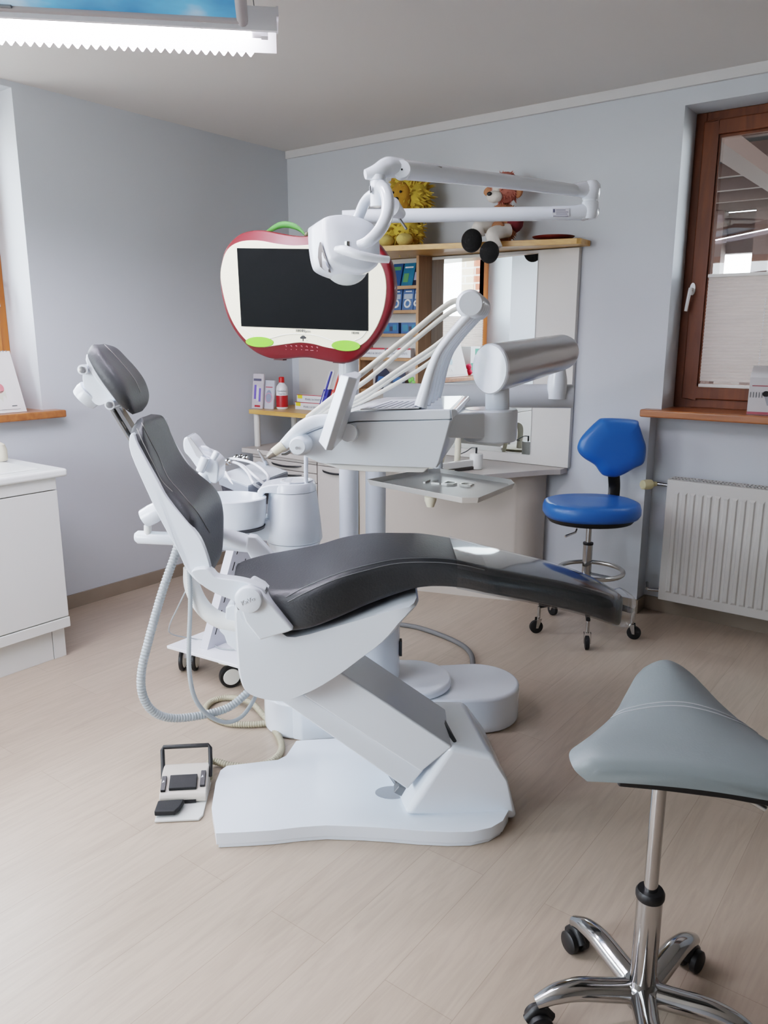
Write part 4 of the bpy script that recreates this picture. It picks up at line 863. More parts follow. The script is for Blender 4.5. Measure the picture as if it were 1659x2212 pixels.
def pod(nm, x, label):
    o = thing(nm, label, 'floss card', (x, 3.84, SZ[4]), 'dark floss cards on the bottom cubby shelf')
    pts = [(-.052, 0), (.05, 0), (.052, .07), (.046, .105), (.02, .125), (-.02, .125), (-.046, .105), (-.054, .07)]
    mk('card', MB().prism([(x + u, 3.85 + v * .2, SZ[4] + .001 + v) for u, v in pts], (0, .006, 0)), NAVY, o, bevel=.002)
    mk('print', MB().prism([(x + u, 3.848 + v * .2, SZ[4] + v) for u, v in [(-.04, .02), (.038, .02), (.03, .075), (-.03, .08)]], (0, .001, 0)), BLUE, o, flat=True)
    mk('blister', MB().ell((x, 3.838, SZ[4] + .03), (.03, .01, .022)), mat('black_blister', (24, 26, 34), .2), o)
pod('floss_card', -2.935, 'dark blue floss card with black blister, left of two on bottom shelf'); pod('floss_card', -2.815, 'dark blue floss card nearer the right side of bottom cubby shelf')
mb = MB()
for a in range(5): mb.ell((-2.705 + .016 * math.cos(a * 1.26), 3.85, SZ[4] + .05 + .022 * math.sin(a * 1.26)), (.013, .008, .013), 10, 6)
mb.cyl((-2.705, 3.85, SZ[4]), (-2.705, 3.85, SZ[4] + .04), .006)
solo('small_toy', mb, mat('lime_plastic', (120, 190, 90), .5), 'tiny lime green toy figure on the bottom cubby shelf', 'toy')
mb = MB().ell((-2.675, 3.87, SZ[4] + .05), (.014, .008, .035)); solo('small_toy', mb, mat('coral_plastic', (226, 140, 120), .5), 'tiny coral toy figure behind the lime green one', 'toy')
# ------------------------------------------------------------------ goods on the riser shelf
ZR = .986
card('toothbrush_pack', PY(553, 840, 3.56).x, 3.56, ZR, .095, .22, .012, mat('clear_pack', (196, 190, 196), .3), .12, 'tall toothbrush pack with purple and white bristles at the riser left end', 'toothbrush pack', None,
     [('r', -.04, .175, .03, .19, mat('pack_text', (90, 90, 110), .6)), ('r', -.03, .06, -.012, .15, mat('purple', (110, 96, 190), .5)), ('r', -.004, .05, .01, .14, WPRT), ('r', .014, .045, .03, .13, mat('purple', (110, 96, 190), .5)), ('r', -.02, .01, .03, .022, REDP)])
card('toothbrush_pack', PY(578, 845, 3.585).x, 3.585, ZR, .085, .18, .012, mat('clear_pack2', (190, 192, 202), .3), .12, 'smaller grey and pink pack between tall pack and mouthwash bottle', 'toothbrush pack', None,
     [('disc', 0, .08, .025, .04, mat('slate_print', (140, 150, 172), .5)), ('r', -.03, .135, .03, .14, REDP), ('ring', .0, .07, .03, .003, mat('pink_print', (206, 150, 170), .5))])
bt = thing('mouthwash_bottle', 'white mouthwash bottle with red label and red cap on riser shelf', 'bottle', (PY(609, 850, 3.64).x, 3.64, ZR))
x, y = PY(609, 850, 3.64).x, 3.64
mk('bottle', MB().lathe([(.0, 0), (.032, 0), (.037, .008), (.037, .125), (.034, .142), (.022, .158), (.016, .164), (.016, .17)], (x, y, ZR), n=32), mat('bottle_white', (224, 226, 230), .3), bt)
mk('label', MB().lathe([(.0374, .014), (.0376, .016), (.0376, .085), (.0374, .087)], (x, y, ZR), n=32), mat('label_red', (168, 30, 34), .4, var=.25, vscale=14), bt)
mk('cap', MB().lathe([(.0, .168), (.018, .168), (.0175, .20), (.014, .204), (0, .205)], (x, y, ZR)), mat('cap_red', (192, 34, 30), .35), bt)
v_ = (Vector((x, y, 0)) - Vector((0, 0, 0))).normalized(); rr = Vector((-v_.y, v_.x, 0)) * -1
text('lettering', 'meridol', .015, Vector((x, y, ZR + .118)) - v_ * .0385, rr, (0, 0, 1), mat('bottle_ink', (70, 74, 90), .6), bt) if False else text('lettering', 'Dentomed', .013, Vector((x, y, ZR + .116)) - v_ * .0385, rr, (0, 0, 1), mat('bottle_ink', (70, 74, 90), .6), bt)
text('lettering', 'Total Care', .010, Vector((x, y, ZR + .098)) - v_ * .0385, rr, (0, 0, 1), mat('bottle_ink', (70, 74, 90), .6), bt)
YEL = mat('sticker_yellow', (222, 208, 60), .5)
for i, (x, y, z) in enumerate(((PY(664, 860, 3.68).x, 3.68, ZR), (PY(668, 850, 3.685).x, 3.685, ZR + .0475))):
    o = card('toothpaste_box', x, y, z, .215, .047, .04, WPRT, 0, ['white toothpaste box with yellow sticker, lower of the two stacked', 'white toothpaste box with yellow sticker, upper of the two stacked'][i], 'toothpaste box', 'stacked toothpaste boxes on the riser', [('r', -.107, .0435, .107, .0475, REDP), ('r', -.1, .022, -.06, .046, YEL)])
    text('lettering', 'PEARLS & DENTS', .0175, (x + .03, y - .0008, z + .019), (1, 0, 0), (0, 0, 1), mat('grey_lettering', (110, 112, 120), .6), o)
def hang(nm, x, col, label, h=.255):
    o = thing(nm, label, 'toothbrush pack', (x, 3.60, ZR), 'hanging toothbrush packs on the riser')
    le = .22
    def q(u, v, dy=0): return Vector((x + u + v * .22, 3.60 + v * le + dy, ZR + .001 + v))
    mk('box', MB().loft([[q(-.022, 0), q(.022, 0), q(.022, 0, .03), q(-.022, 0, .03)], [q(-.022, h * .55), q(.022, h * .55), q(.022, h * .55, .03), q(-.022, h * .55, .03)]]), col, o, bevel=.001)
    mk('sleeve', MB().prism([q(-.021, h * .55, .004), q(.021, h * .55, .004), q(.021, h * .95, .004), q(.012, h, .004), q(-.012, h, .004), q(-.021, h * .95, .004)], (0, .004, 0)), mat('clear_sleeve', (204, 204, 206), .2), o, flat=True)
    mk('brush', MB().tube([q(0, h * .4, -.002), q(0, h * .7, -.002), q(.002, h * .97, -.002)], [.005, .006, .005], 8), col, o)
    mk('print', MB().prism([q(-.012, .01, -.001), q(-.006, .01, -.001), q(-.006, h * .5, -.001), q(-.012, h * .5, -.001)], (0, .001, 0)), WPRT, o, flat=True)
hang('toothbrush_pack', PY(690, 868, 3.6).x, mat('brush_blue', (52, 60, 150), .4), 'royal blue toothbrush pack leaning right of the toothpaste boxes')
hang('toothbrush_pack', PY(708, 868, 3.6).x, mat('brush_red', (206, 70, 52), .4), 'red toothbrush pack between the royal blue and navy ones')
hang('toothbrush_pack', PY(724, 868, 3.6).x, mat('brush_navy', (36, 58, 110), .4), 'navy toothbrush pack next to the white television post')
# ------------------------------------------------------------------ white bench device on the desk
bd = thing('bench_device', 'white bench device with short round block and cable on the worktop', 'device', (-2.3, 3.66, ZW))
c = PZ(1028, 1012, ZW + .002)
mk('round_block', MB().lathe([(.036, .001), (.036, .078), (.033, .082), (0, .083)], c), OFFW, bd)
mk('black_stem', MB().cyl(c + Vector((0, 0, .082)), c + Vector((0, 0, .115)), .005), BLACK, bd)
e = PZ(930, 1025, ZW)
ax = (c - e).normalized()
mk('slide_bar', MB().obox((c + e) / 2 + Vector((0, 0, .034)), ax, ax.cross(Vector((0, 0, 1))), (0, 0, 1), (c - e).length - .06, .03, .035), OFFW, bd, bevel=.004)
mk('bar_shadow_block', MB().obox((c + e) / 2 + Vector((0, 0, .009)), ax, ax.cross(Vector((0, 0, 1))), (0, 0, 1), (c - e).length - .06, .036, .015), mat('bar_shadow', (70, 66, 62), .5), bd, bevel=.002)  # dark block, the shadow below the bar put into its colour
k = PZ(985, 1012, ZW)
mk('curved_column', MB().tube(cr_open([k + Vector((.005, 0, .03)), k + Vector((.01, 0, .12)), k + Vector((.0, 0, .165)), k + Vector((-.05, 0, .15)), k + Vector((-.085, 0, .06)), k + Vector((-.10, 0, .0))], 6), [.017, .017, .019, .016, .013, .012], 14), CREAM, bd)
mk('round_base', MB().lathe([(.12, .003), (.13, .012), (.09, .02), (0, .024)], PZ(930, 1018, ZW)), CREAM, bd)
mk('wire', MB().tube(cr_open([c + Vector((0, 0, .112)), c + Vector((-.03, 0, .11)), c + Vector((-.07, .01, .085)), k + Vector((.01, 0, .075))], 5), .003, 8), GREYM, bd)
# ------------------------------------------------------------------ plush toys and dish on the top shelf
ZS = 1.923
def fuzzy(mb, c, r, amp, seed, n=26, k=18):
    rnd = random.Random(seed); c = Vector(c); r = Vector(r); ph = [rnd.uniform(0, 6) for _ in range(12)]
    rings = []
    for i in range(k + 1):
        a = PI * i / k; ring = []
        for j in range(n):
            b = 2 * PI * j / n; s = 1 + amp * (.4 * math.sin(3 * b + ph[0]) * math.sin(2 * a + ph[1]) + .4 * math.sin(5 * b + ph[2] + 3 * a) + rnd.uniform(-.5, .5)) * math.sin(a)
            ring.append(c + Vector((r.x * s * max(math.sin(a), .01) * math.cos(b), r.y * s * max(math.sin(a), .01) * math.sin(b), r.z * s * math.cos(a))))
        rings.append(ring)
    return mb.loft(rings)
def tufts(mb, c, r, n, L, seed):
    rnd = random.Random(seed); c = Vector(c); r = Vector(r)
    for _ in range(n):
        v = Vector((rnd.gauss(0, 1), rnd.gauss(0, 1), rnd.gauss(0, 1))).normalized(); p = c + Vector((v.x * r.x, v.y * r.y, v.z * r.z))
        t = v.cross(Vector((rnd.gauss(0, 1), rnd.gauss(0, 1), rnd.gauss(0, 1)))).normalized() * L * .28; q = p + (v + Vector((rnd.uniform(-.5, .5), rnd.uniform(-.5, .5), rnd.uniform(-.8, .2)))) * L
        b2 = v.cross(t).normalized() * L * .28
        mb.add([p + t, p - t * .5 + b2, p - t * .5 - b2, q], [[0, 1, 3], [1, 2, 3], [2, 0, 3]])
    return mb
YF1 = mat('yellow_plush', (196, 168, 66), .95, var=.2, vscale=18, bump=.5, bscale=120); YF2 = mat('ochre_plush', (160, 118, 36), .95, var=.25, vscale=18, bump=.5, bscale=120); YF3 = mat('pale_plush', (208, 186, 110), .95, var=.15, vscale=18, bump=.5, bscale=120)
pl = thing('plush_animal', 'fluffy yellow plush animal with shaggy mane sitting on the top shelf', 'plush toy', (-2.70, 3.76, ZS))
bx, by = PY(872, 460, 3.76).x, 3.76
mk('body', tufts(fuzzy(MB(), (bx - .01, by, ZS + .085), (.125, .085, .088), .10, 3), (bx - .01, by, ZS + .085), (.122, .083, .085), 260, .03, 4), YF1, pl, angle=70)
mk('mane', tufts(fuzzy(MB(), (bx + .03, by + .02, ZS + .275), (.105, .09, .145), .10, 5), (bx + .03, by + .02, ZS + .275), (.10, .085, .14), 420, .04, 6), YF1, pl, angle=70)
mk('face', fuzzy(MB(), (bx + .025, by - .06, ZS + .26), (.062, .04, .085), .08, 8), YF2, pl, angle=70)
for s in (-1, 1): mk('paw', fuzzy(MB(), (bx + .02 + s * .062, by - .105, ZS + .036), (.042, .05, .033), .06, 9 + s), YF3, pl, angle=70)
for s in (-1, 1): mk('ear', fuzzy(MB(), (bx + .03 + s * .085, by, ZS + .36), (.032, .02, .034), .08, 12 + s), YF2, pl, angle=70)
mk('eye', MB().ell((bx + .0, by - .1, ZS + .285), .007).ell((bx + .05, by - .1, ZS + .285), .007), BLACK, pl)
mk('nose', MB().ell((bx + .025, by - .105, ZS + .25), (.014, .01, .01)), BLACK, pl)
BR = mat('tan_plush', (176, 122, 88), .95, var=.2, vscale=16, bump=.5, bscale=120); BR2 = mat('rose_plush', (170, 104, 90), .95, var=.2, vscale=16, bump=.5, bscale=120); WF = mat('white_plush', (214, 208, 200), .95, var=.06, bump=.4, bscale=120); BF = mat('black_plush', (18, 18, 18), .9, bump=.3, bscale=150); MAR = mat('maroon_cloth', (120, 44, 52), .9)
dg = thing('plush_dog', 'brown and white plush dog with big black feet dangling off top shelf', 'plush toy', (-2.02, 3.8, ZS))
hx = PY(1085, 460, 3.82).x; hy = 3.80
mk('body', tufts(fuzzy(MB(), (hx, hy + .03, ZS + .10), (.085, .07, .10), .06, 21), (hx, hy + .03, ZS + .1), (.083, .068, .098), 120, .018, 22), BR, dg, angle=70)
mk('shirt', fuzzy(MB(), (hx + .055, hy + .04, ZS + .10), (.05, .06, .055), .04, 23), MAR, dg, angle=70)
mk('head', tufts(fuzzy(MB(), (hx + .03, hy - .01, ZS + .265), (.075, .07, .075), .06, 24), (hx + .03, hy - .01, ZS + .265), (.073, .068, .073), 140, .018, 25), BR2, dg, angle=70)
mk('blaze', fuzzy(MB(), (hx + .012, hy - .072, ZS + .255), (.022, .016, .05), .05, 26), WF, dg, angle=70)
mk('muzzle', fuzzy(MB(), (hx + .005, hy - .075, ZS + .215), (.042, .035, .03), .05, 27), WF, dg, angle=70)
mk('nose', MB().ell((hx - .004, hy - .112, ZS + .225), (.014, .01, .010)), BLACK, dg)
mk('eye', MB().ell((hx - .012, hy - .073, ZS + .275), .007).ell((hx + .04, hy - .078, ZS + .275), .007), BLACK, dg)
mk('ear', fuzzy(MB(), (hx - .06, hy - .01, ZS + .255), (.034, .02, .026), .06, 28), BR, dg, angle=70)
mk('ear', fuzzy(MB(), (hx + .10, hy + .0, ZS + .255), (.026, .02, .045), .06, 29), BR, dg, angle=70)
mk('arm', fuzzy(MB(), (hx + .02, hy - .06, ZS + .05), (.045, .045, .048), .05, 30), BR, dg, angle=70)
for (fu, fv, ru, su) in ((1019, 520, .058, (1060, 490)), (1057, 545, .054, (1080, 510))):
    fc = PY(fu, fv, 3.60); kn = PY(su[0], su[1], 3.74); kn.z = max(kn.z, ZS + .045)
    mk('leg', MB().tube(cr_open([kn + Vector((.02, .05, .01)), kn, (kn + fc) / 2 + Vector((0, -.03, .03)), fc + Vector((.02, .04, .02))], 5), [.035, .036, .032, .030], 14), WF, dg, angle=70)
    mk('foot', fuzzy(MB(), fc, (ru * .92, ru * .85, ru * 1.0), .02, 31 + fu), BF, dg, angle=70)
dish = [(PY(u, 512, 3.86).x, 0) for u in (1140, 1245)]
solo('red_dish', MB().lathe([(0, 0), (.045, 0), (.10, .012), (.108, .018), (.10, .016), (.04, .005), (0, .005)], ((dish[0][0] + dish[1][0]) / 2, 3.88, ZS)) , mat('red_lacquer', (110, 36, 34), .3), 'flat dark red dish at the right end of the top shelf', 'dish')
# ================================================================== ROLLING TROLLEY WITH CONTROL BOX
tc_ = PZ(360, 1395, .14); td_ = PZ(520, 1440, .14); tx = (td_ - tc_).normalized(); ty = Vector((-tx.y, tx.x, 0))
tro = thing('trolley', 'white rolling trolley with slotted tilted column and black tyred castors behind chair', 'trolley', tc_ + tx * .25 + ty * .2 - Vector((0, 0, .14)))
def tq(x, y, z): return Vector((tc_.x, tc_.y, 0)) + tx * x + ty * y + Vector((0, 0, z))
TW = mat('trolley_white', (236, 238, 244), .35, var=.01)
mk('base_plate', MB().prism([tq(0, 0, .128), tq(.50, 0, .128), tq(.50, .42, .128), tq(.04, .42, .128)], (0, 0, .013)), TW, tro, bevel=.002)
b1 = P(446, 1377, 3.13); b1.z = .142
fwx = (AF * .80 + AR * .60); w = fwx * .20; bk_ = (AF * .60 - AR * .80) * .045      # column turned so its slotted face looks right
t1 = P(502, 1200, 3.20); lean = Vector((t1.x - b1.x, t1.y - b1.y, 0)) / (t1.z - .142)
def ring(z): o = lean * (z - .142) + Vector((0, 0, z - .142)); return [b1 + o, b1 + w + o, b1 + w + bk_ + o, b1 + bk_ + o]
colm = mk('column', MB().loft([ring(.142), ring(.80)]), mat('trolley_white_shaded', (206, 207, 216), .4), tro, flat=True)  # darker tone of the trolley white, column shade put into the colour
mb = MB(); nf = (AR * .80 - AF * .60)
for xx in (.022, .085):
    for k in range(9):
        z = .20 + k * .068; p = b1 + fwx * xx + lean * (z - .142) + Vector((0, 0, z - .142)) + nf * .0015; q2 = lean * .036 + Vector((0, 0, .036)); f = fwx * .005
        mk('slot', MB().prism([p, p + f, p + f + q2, p + q2], nf * -.001), BLACK, colm, flat=True)
def castor(parent, c, r, wdt, ax, hub=True, dark=BLACK):
    c = Vector(c); ax = Vector(ax).normalized()
    t = mk('castor', MB().lathe([(r * .72, -wdt / 2), (r * .96, -wdt / 2), (r, -wdt * .3), (r, wdt * .3), (r * .96, wdt / 2), (r * .72, wdt / 2)], c, ax, 28), dark, parent, angle=50)
    mk('hub', MB().lathe([(0, -wdt * .5 - .003), (r * .68, -wdt * .5 - .003), (r * .72, -wdt * .5), (r * .72, wdt * .5), (r * .68, wdt * .5 + .003), (0, wdt * .5 + .003)], c, ax, 24), mat('hub_cream', (222, 220, 212), .4), t)
    return t
k1 = PZ(500, 1483, 0) + Vector((0, 0, .05)); ca = (CAM - k1); ca.z = 0; ca.normalize()
c1 = castor(tro, k1, .05, .03, ca + AR * .25)
mk('brake_pedal', MB().obox(k1 + Vector((0, 0, .05)) - tx * .035, tx, ty, (0, 0, 1), .05, .022, .012), CREAM, c1, bevel=.003)
mk('fork', MB().cyl(k1 + Vector((0, 0, .052)), k1 + Vector((0, 0, .082)), .012), GREYM, c1)
k2 = PZ(404, 1447, 0) + Vector((0, 0, .05))
for s in (-.028, .028):
    c2 = castor(tro, k2 + AR * s + AR * .012, .05, .016, AR)
mk('fork', MB().obox(k2 + Vector((0, 0, .045)) + AR * .012, AR, AF, (0, 0, 1), .04, .03, .07), TW, tro, bevel=.003)
for x, y in ((.45, .36), (.1, .36)): castor(tro, tq(x, y, .05), .05, .03, tx)
# control box lying on top of the trolley
zb = .862
bx_ = [PZ(471, 1026, zb + .045), PZ(536, 1051, zb + .045), PZ(622, 1019, zb + .045), PZ(560, 997, zb + .045)]
box = thing('control_box', 'flat grey control box with white hoses lying on top of the trolley', 'control box', sum(bx_, Vector()) / 4 - Vector((0, 0, .045)))
cc = sum(bx_, Vector()) / 4
mk('case', MB().loft([[cc + (p - cc) * .98 + Vector((0, 0, -.040)) for p in bx_], [p + Vector((0, 0, -.003)) for p in bx_], [cc + (p - cc) * .985 for p in bx_]]), mat('case_grey', (132, 138, 148), .4), box, bevel=.004)
mk('top_plate', MB().prism([cc + (p - cc) * .975 + Vector((0, 0, .0005)) for p in bx_], (0, 0, .002)), mat('case_light', (206, 212, 218), .35), box, flat=True)
mk('under_tray', MB().loft([[cc + (p - cc) * .86 + Vector((0, 0, -.105)) for p in bx_], [cc + (p - cc) * .93 + Vector((0, 0, -.043)) for p in bx_]]), mat('under_black', (34, 34, 42), .5), box, bevel=.003)
HW = mat('white_hose', (226, 228, 234), .4)
H = lambda pts: cr_open([PZ(u, v, z) for u, v, z in pts], 6)
for i, pts in enumerate(([(488, 994, .93), (505, 991, .95), (545, 1000, .95), (575, 1022, .93), (578, 1040, .90), (560, 1060, .86)],
            [(497, 997, .93), (515, 1002, .94), (535, 1020, .93), (548, 1044, .92), (570, 1058, .87)],
            [(500, 997, .93), (525, 1006, .93), (550, 1028, .93), (578, 1052, .89)],
            [(487, 1020, .92), (500, 1040, .90), (520, 1054, .88), (545, 1060, .87), (560, 1058, .86)])):
    mk('hose', MB().tube(H(pts), .0058, 10), HW, box)
for (u, v, r) in ((510, 989, .018), (520, 987, .016), (530, 990, .018), (492, 998, .02)): mk('connector', MB().lathe([(0, -r * .9), (r * .5, -r * .85), (r * .5, -r * .2), (r * .75, -r * .1), (r * .75, r * .4), (r * .45, r * .5), (r * .4, r), (0, r)], PZ(u, v, .935), tx + Vector((0, 0, .3)), 14), CHROME, box)
mk('plug', MB().tube([PZ(474, 998, .955), PZ(477, 1002, .95), PZ(480, 1008, .94), PZ(486, 1020, .915)], [.006, .009, .009, .0085], 12), STEEL, box)
motor = thing('handpiece', 'slim silver and white handpiece standing tilted on the grey control box', 'handpiece', PZ(575, 1003, .905))
a_, b_ = PZ(577, 1003, .908), P(557, 972, 3.15)
mk('grip', MB().tube([a_, a_.lerp(b_, .35)], [.009, .0085], 12), WHITE, motor); mk('shank', MB().tube([a_.lerp(b_, .35), a_.lerp(b_, .8), b_], [.0075, .005, .002], 12), STEEL, motor)
wire = cr_open([P(418, 1215, 2.9), P(408, 1260, 2.95), P(385, 1310, 3.0), P(366, 1352, 3.05), P(372, 1370, 3.1), PZ(420, 1380, .147), PZ(450, 1385, .147), PZ(475, 1400, .147), PZ(520, 1404, .147)], 8)
mk('cable', MB().tube(wire, .0028, 8), HOSEW, tro)
# ================================================================== FOOT CONTROL
fcb = PZ(388, 1740, 0)
fc = thing('foot_control', 'beige and black dental foot pedal block with carrying bow on floor', 'foot pedal', fcb)
fx = (PZ(438, 1772, 0) - PZ(335, 1778, 0)).normalized(); fy = Vector((-fx.y, fx.x, 0)); f0 = PZ(334, 1779, 0)
wd = (PZ(438, 1772, 0) - PZ(335, 1778, 0)).length
def fq(x, y, z): return f0 + fx * x * wd + fy * y + Vector((0, 0, z))
FB = mat('pedal_beige', (198, 190, 180), .45)
mk('floor_plate', MB().prism([fq(0, .0, .002), fq(.93, -.002, .002), fq(1.0, .02, .002), fq(1.03, .20, .002), fq(-.02, .20, .002)], (0, 0, .007)), mat('pedal_plate', (206, 206, 202), .4), fc, bevel=.002)
pr = [(.085, .012), (.082, .030), (.088, .040), (.16, .078), (.20, .082), (.215, .070), (.22, .012)]
hs = mk('housing', MB().loft([[fq(x, y, z) for y, z in pr] for x in (0.0, 1.02)]), FB, fc, bevel=.004)
def slope(y): return .040 + (y - .088) * .038 / .072
def pad(x0, x1, y0, y1, h, nm, m):
    lo = [fq(x0, y0, slope(y0) + .001), fq(x1, y0, slope(y0) + .001), fq(x1, y1, slope(y1) + .001), fq(x0, y1, slope(y1) + .001)]
    mk(nm, MB().prism(lo, (0, -.0, h)), m, fc, bevel=.002)
pad(.20, .80, .098, .140, .010, 'main_pedal', RUBBER); pad(.02, .13, .095, .140, .008, 'side_button', BLACK); pad(.87, .98, .105, .152, .008, 'side_button', BLACK)
for x0, yy in ((.04, .118), (.885, .128)): mk('button_symbol', MB().prism([fq(x0, yy, slope(yy) + .0095), fq(x0 + .07, yy + .004, slope(yy) + .0095), fq(x0 + .05, yy + .014, slope(yy) + .0145)], (0, 0, .001)), WPRT, fc, flat=True)
mk('slot', MB().prism([fq(.2, .0835, .012), fq(.80, .0835, .012), fq(.80, .0835, .022), fq(.2, .0835, .022)], fy * -.002), BLACK, fc, flat=True)
mk('lever', MB().prism([fq(.2, .03, .016), fq(.42, .03, .016), fq(.45, .09, .016), fq(.2, .09, .016)], (0, 0, .004)), STEEL, fc, flat=True)
mk('front_pedal', MB().prism([fq(-.02, .016, .014), fq(.42, .014, .014), fq(.50, .035, .014), fq(.56, .075, .014), fq(-.01, .075, .014)], (0, 0, .017)), RUBBER, fc, bevel=.004)
mk('carrying_bow', MB().tube([fq(.0, .165, .05), fq(-.03, .20, .085), fq(-.06, .228, .118), fq(-.04, .232, .126), fq(.98, .232, .126), fq(1.02, .228, .118), fq(1.04, .20, .085), fq(1.05, .165, .05)], .0055, 10, flat=1.3), BLACK, fc, angle=60)
cab = [fq(1.0, .19, .03), PZ(455, 1645, .022), PZ(500, 1654, .013), PZ(545, 1655, .013), PZ(585, 1645, .013), PZ(607, 1622, .013), PZ(604, 1595, .013), PZ(580, 1560, .013), PZ(560, 1535, .03), PZ(545, 1520, .036), PZ(520, 1510, .030), PZ(490, 1507, .013), PZ(460, 1514, .013), PZ(444, 1530, .013), PZ(452, 1545, .013), PZ(490, 1562, .013), PZ(540, 1565, .013), PZ(580, 1562, .014)]
mk('cable', corrugated(cr_open(cab, 8), .0115, .009, .0009), HOSEB, fc)
# ================================================================== SADDLE STOOL
st = thing('saddle_stool', 'grey saddle stool on tall chrome gas column and five arm chrome base, near camera', 'stool', fw(.548, 1.415, 0))
G = mat('saddle_vinyl', (116, 124, 126), .5, var=.04, bump=.12, bscale=220)
ax0 = fw(.548, 1.415, 0)
q0 = P(1395, 2125, 1.415); colx = fw(.555, 1.415, 0)
SEC = [(1.285, .200, .668, .012, .000, .05), (1.30, .224, .690, .016, .000, .06), (1.345, .226, .703, .024, .000, .065), (1.41, .192, .712, .040, .000, .07), (1.48, .150, .722, .052, .000, .07), (1.55, .116, .731, .058, .000, .07), (1.61, .092, .737, .056, .000, .064), (1.655, .066, .738, .042, .000, .05), (1.68, .032, .726, .02, .0, .03)]
rings = []
for (d, w, zc, drop, sh, th) in SEC:
    top = []; bot = []; cx_ = .585 + (d - 1.3) * .16
    for k in range(17):
        t = -1 + k / 8; e = abs(t); z = zc - drop * e ** 1.8 - .022 * max(0, e - .85) / .15
        top.append(fw(cx_ + w * t, d - .24 * w * t, z)); 
    for k in range(17):
        t = 1 - k / 8; e = abs(t); z = zc - drop * e ** 1.8 - th * .42 - .004; bot.append(fw(cx_ + w * t * .985, d + .002 - .24 * w * t, z))
    rings.append(top + bot)
RR = [[cr_open([r[j] for r in rings], 5)[i] for j in range(34)] for i in range((len(rings) - 1) * 5 + 1)]
mk('saddle', MB().loft(RR), G, st, angle=70)
sp = [RR[19][j] + Vector((0, 0, .0004)) for j in range(1, 16)]; sp2 = [RR[20][j] + Vector((0, 0, .0004)) for j in range(1, 16)]
mk('stitching', MB().tube(cr_open(sp, 3), .0012, 6).tube(cr_open(sp2, 3), .0012, 6), mat('stitch_light', (160, 162, 164), .7), st)
mk('seat_pan', MB().loft([[fw(.575 + x, d - .24 * x, .620 + dz) for x, dz in ((-.13, .0), (-.05, .003), (.06, .003), (.16, -.004))] + [fw(.575 + x, d - .24 * x, .655 + dz) for x, dz in ((.16, -.006), (.06, .005), (-.05, .005), (-.13, -.004))] for d in (1.302, 1.42)]), BLACK, st, bevel=.004)
def V(z): return Vector((colx.x, colx.y, z))
mk('gas_rod', MB().cyl(V(.30), V(.640), .0145), CHROME, st); mk('rod_socket', MB().cyl(V(.612), V(.632), .021), BLACK, st)
mk('outer_tube', MB().lathe([(.0, .06), (.0255, .06), (.0265, .09), (.0265, .318), (0, .318)], V(0)), CHROME, st)
mk('tube_collar', MB().lathe([(.0, .312), (.028, .312), (.0295, .316), (.0295, .326), (.026, .332), (.0, .333)], V(0)), BLACK, st)
mk('height_lever', MB().tube(cr_open([V(.628) + AR * .0, V(.626) + AR * .05 - AF * .03, V(.612) + AR * .10 - AF * .06, V(.585) + AR * .165 - AF * .10], 6), [.004, .004, .004, .0065, .0065], 10), STEEL, st)
hubm = mk('hub', MB().lathe([(0, .055), (.036, .055), (.040, .065), (.040, .098), (.034, .106), (0, .107)], V(0)), CHROME, st)
angs = []
for u, v in ((1210, 2062), (1490, 2128), (1140, 2196)):
    p = PZ(u, v, .03) - V(.03); angs.append(math.degrees(math.atan2(p.dot(AF), p.dot(AR))))
a0 = 114.0
for k in range(5):
    q = math.radians(a0 + 72 * k); dv = AR * math.cos(q) + AF * math.sin(q); pv = dv.cross(Vector((0, 0, 1)))
    leg = mk('leg', MB().tube(cr_open([V(.082) + dv * .02, V(.090) + dv * .08, V(.098) + dv * .14, V(.092) + dv * .19, V(.074) + dv * .232], 6), [.024, .023, .022, .019, .013], 16, flat=1.15), CHROME, st, angle=60)
    c = V(.0265) + dv * .225
    for s in (-1, 1): mk('castor', MB().lathe([(.010, -.009), (.022, -.0095), (.0265, -.006), (.0265, .006), (.022, .0095), (0, .010)], c + pv * s * .016, pv * s), BLACK, leg)
    mk('castor_hood', MB().tube(cr_open([c + dv * .026 + Vector((0, 0, .006)), c + Vector((0, 0, .031)), c - dv * .026 + Vector((0, 0, .006))], 5), .012, 10, flat=.9), BLACK, leg)
    mk('castor_pin', MB().cyl(c + Vector((0, 0, .024)), V(.080) + dv * .225, .006), BLACK, leg)
# ================================================================== BLUE STOOL
BLU = mat('blue_vinyl', (34, 98, 176), .38, var=.06, vscale=6, bump=.08, bscale=150, spec=.6)
bs0 = P(1272, 1150, 3.72); bsc = Vector((bs0.x, bs0.y, 0))
bl = thing('work_chair', 'blue padded work chair with chrome foot ring and castors by the wall', 'chair', bsc)
def B(x, y, z): return bsc + AR * x + AF * y + Vector((0, 0, z))
def dome(ra, rd, z0, z1, e=2.3, n=40):
    rs = []
    for s, z in ((.80, z0), (.95, z0 + .002), (1.0, z0 + .02), (1.0, z0 + .045), (.97, z1 - .008), (.88, z1), (.5, z1 - .004), (.05, z1 - .006)):
        rs.append([B(.005 + ra * s * math.copysign(abs(math.cos(q)) ** (2 / e), math.cos(q)), rd * s * math.copysign(abs(math.sin(q)) ** (2 / e), math.sin(q)), z) for q in [2 * PI * k / n for k in range(n)]])
    return rs
mk('seat', MB().loft(dome(.232, .20, .592, .668)), BLU, bl, angle=70)
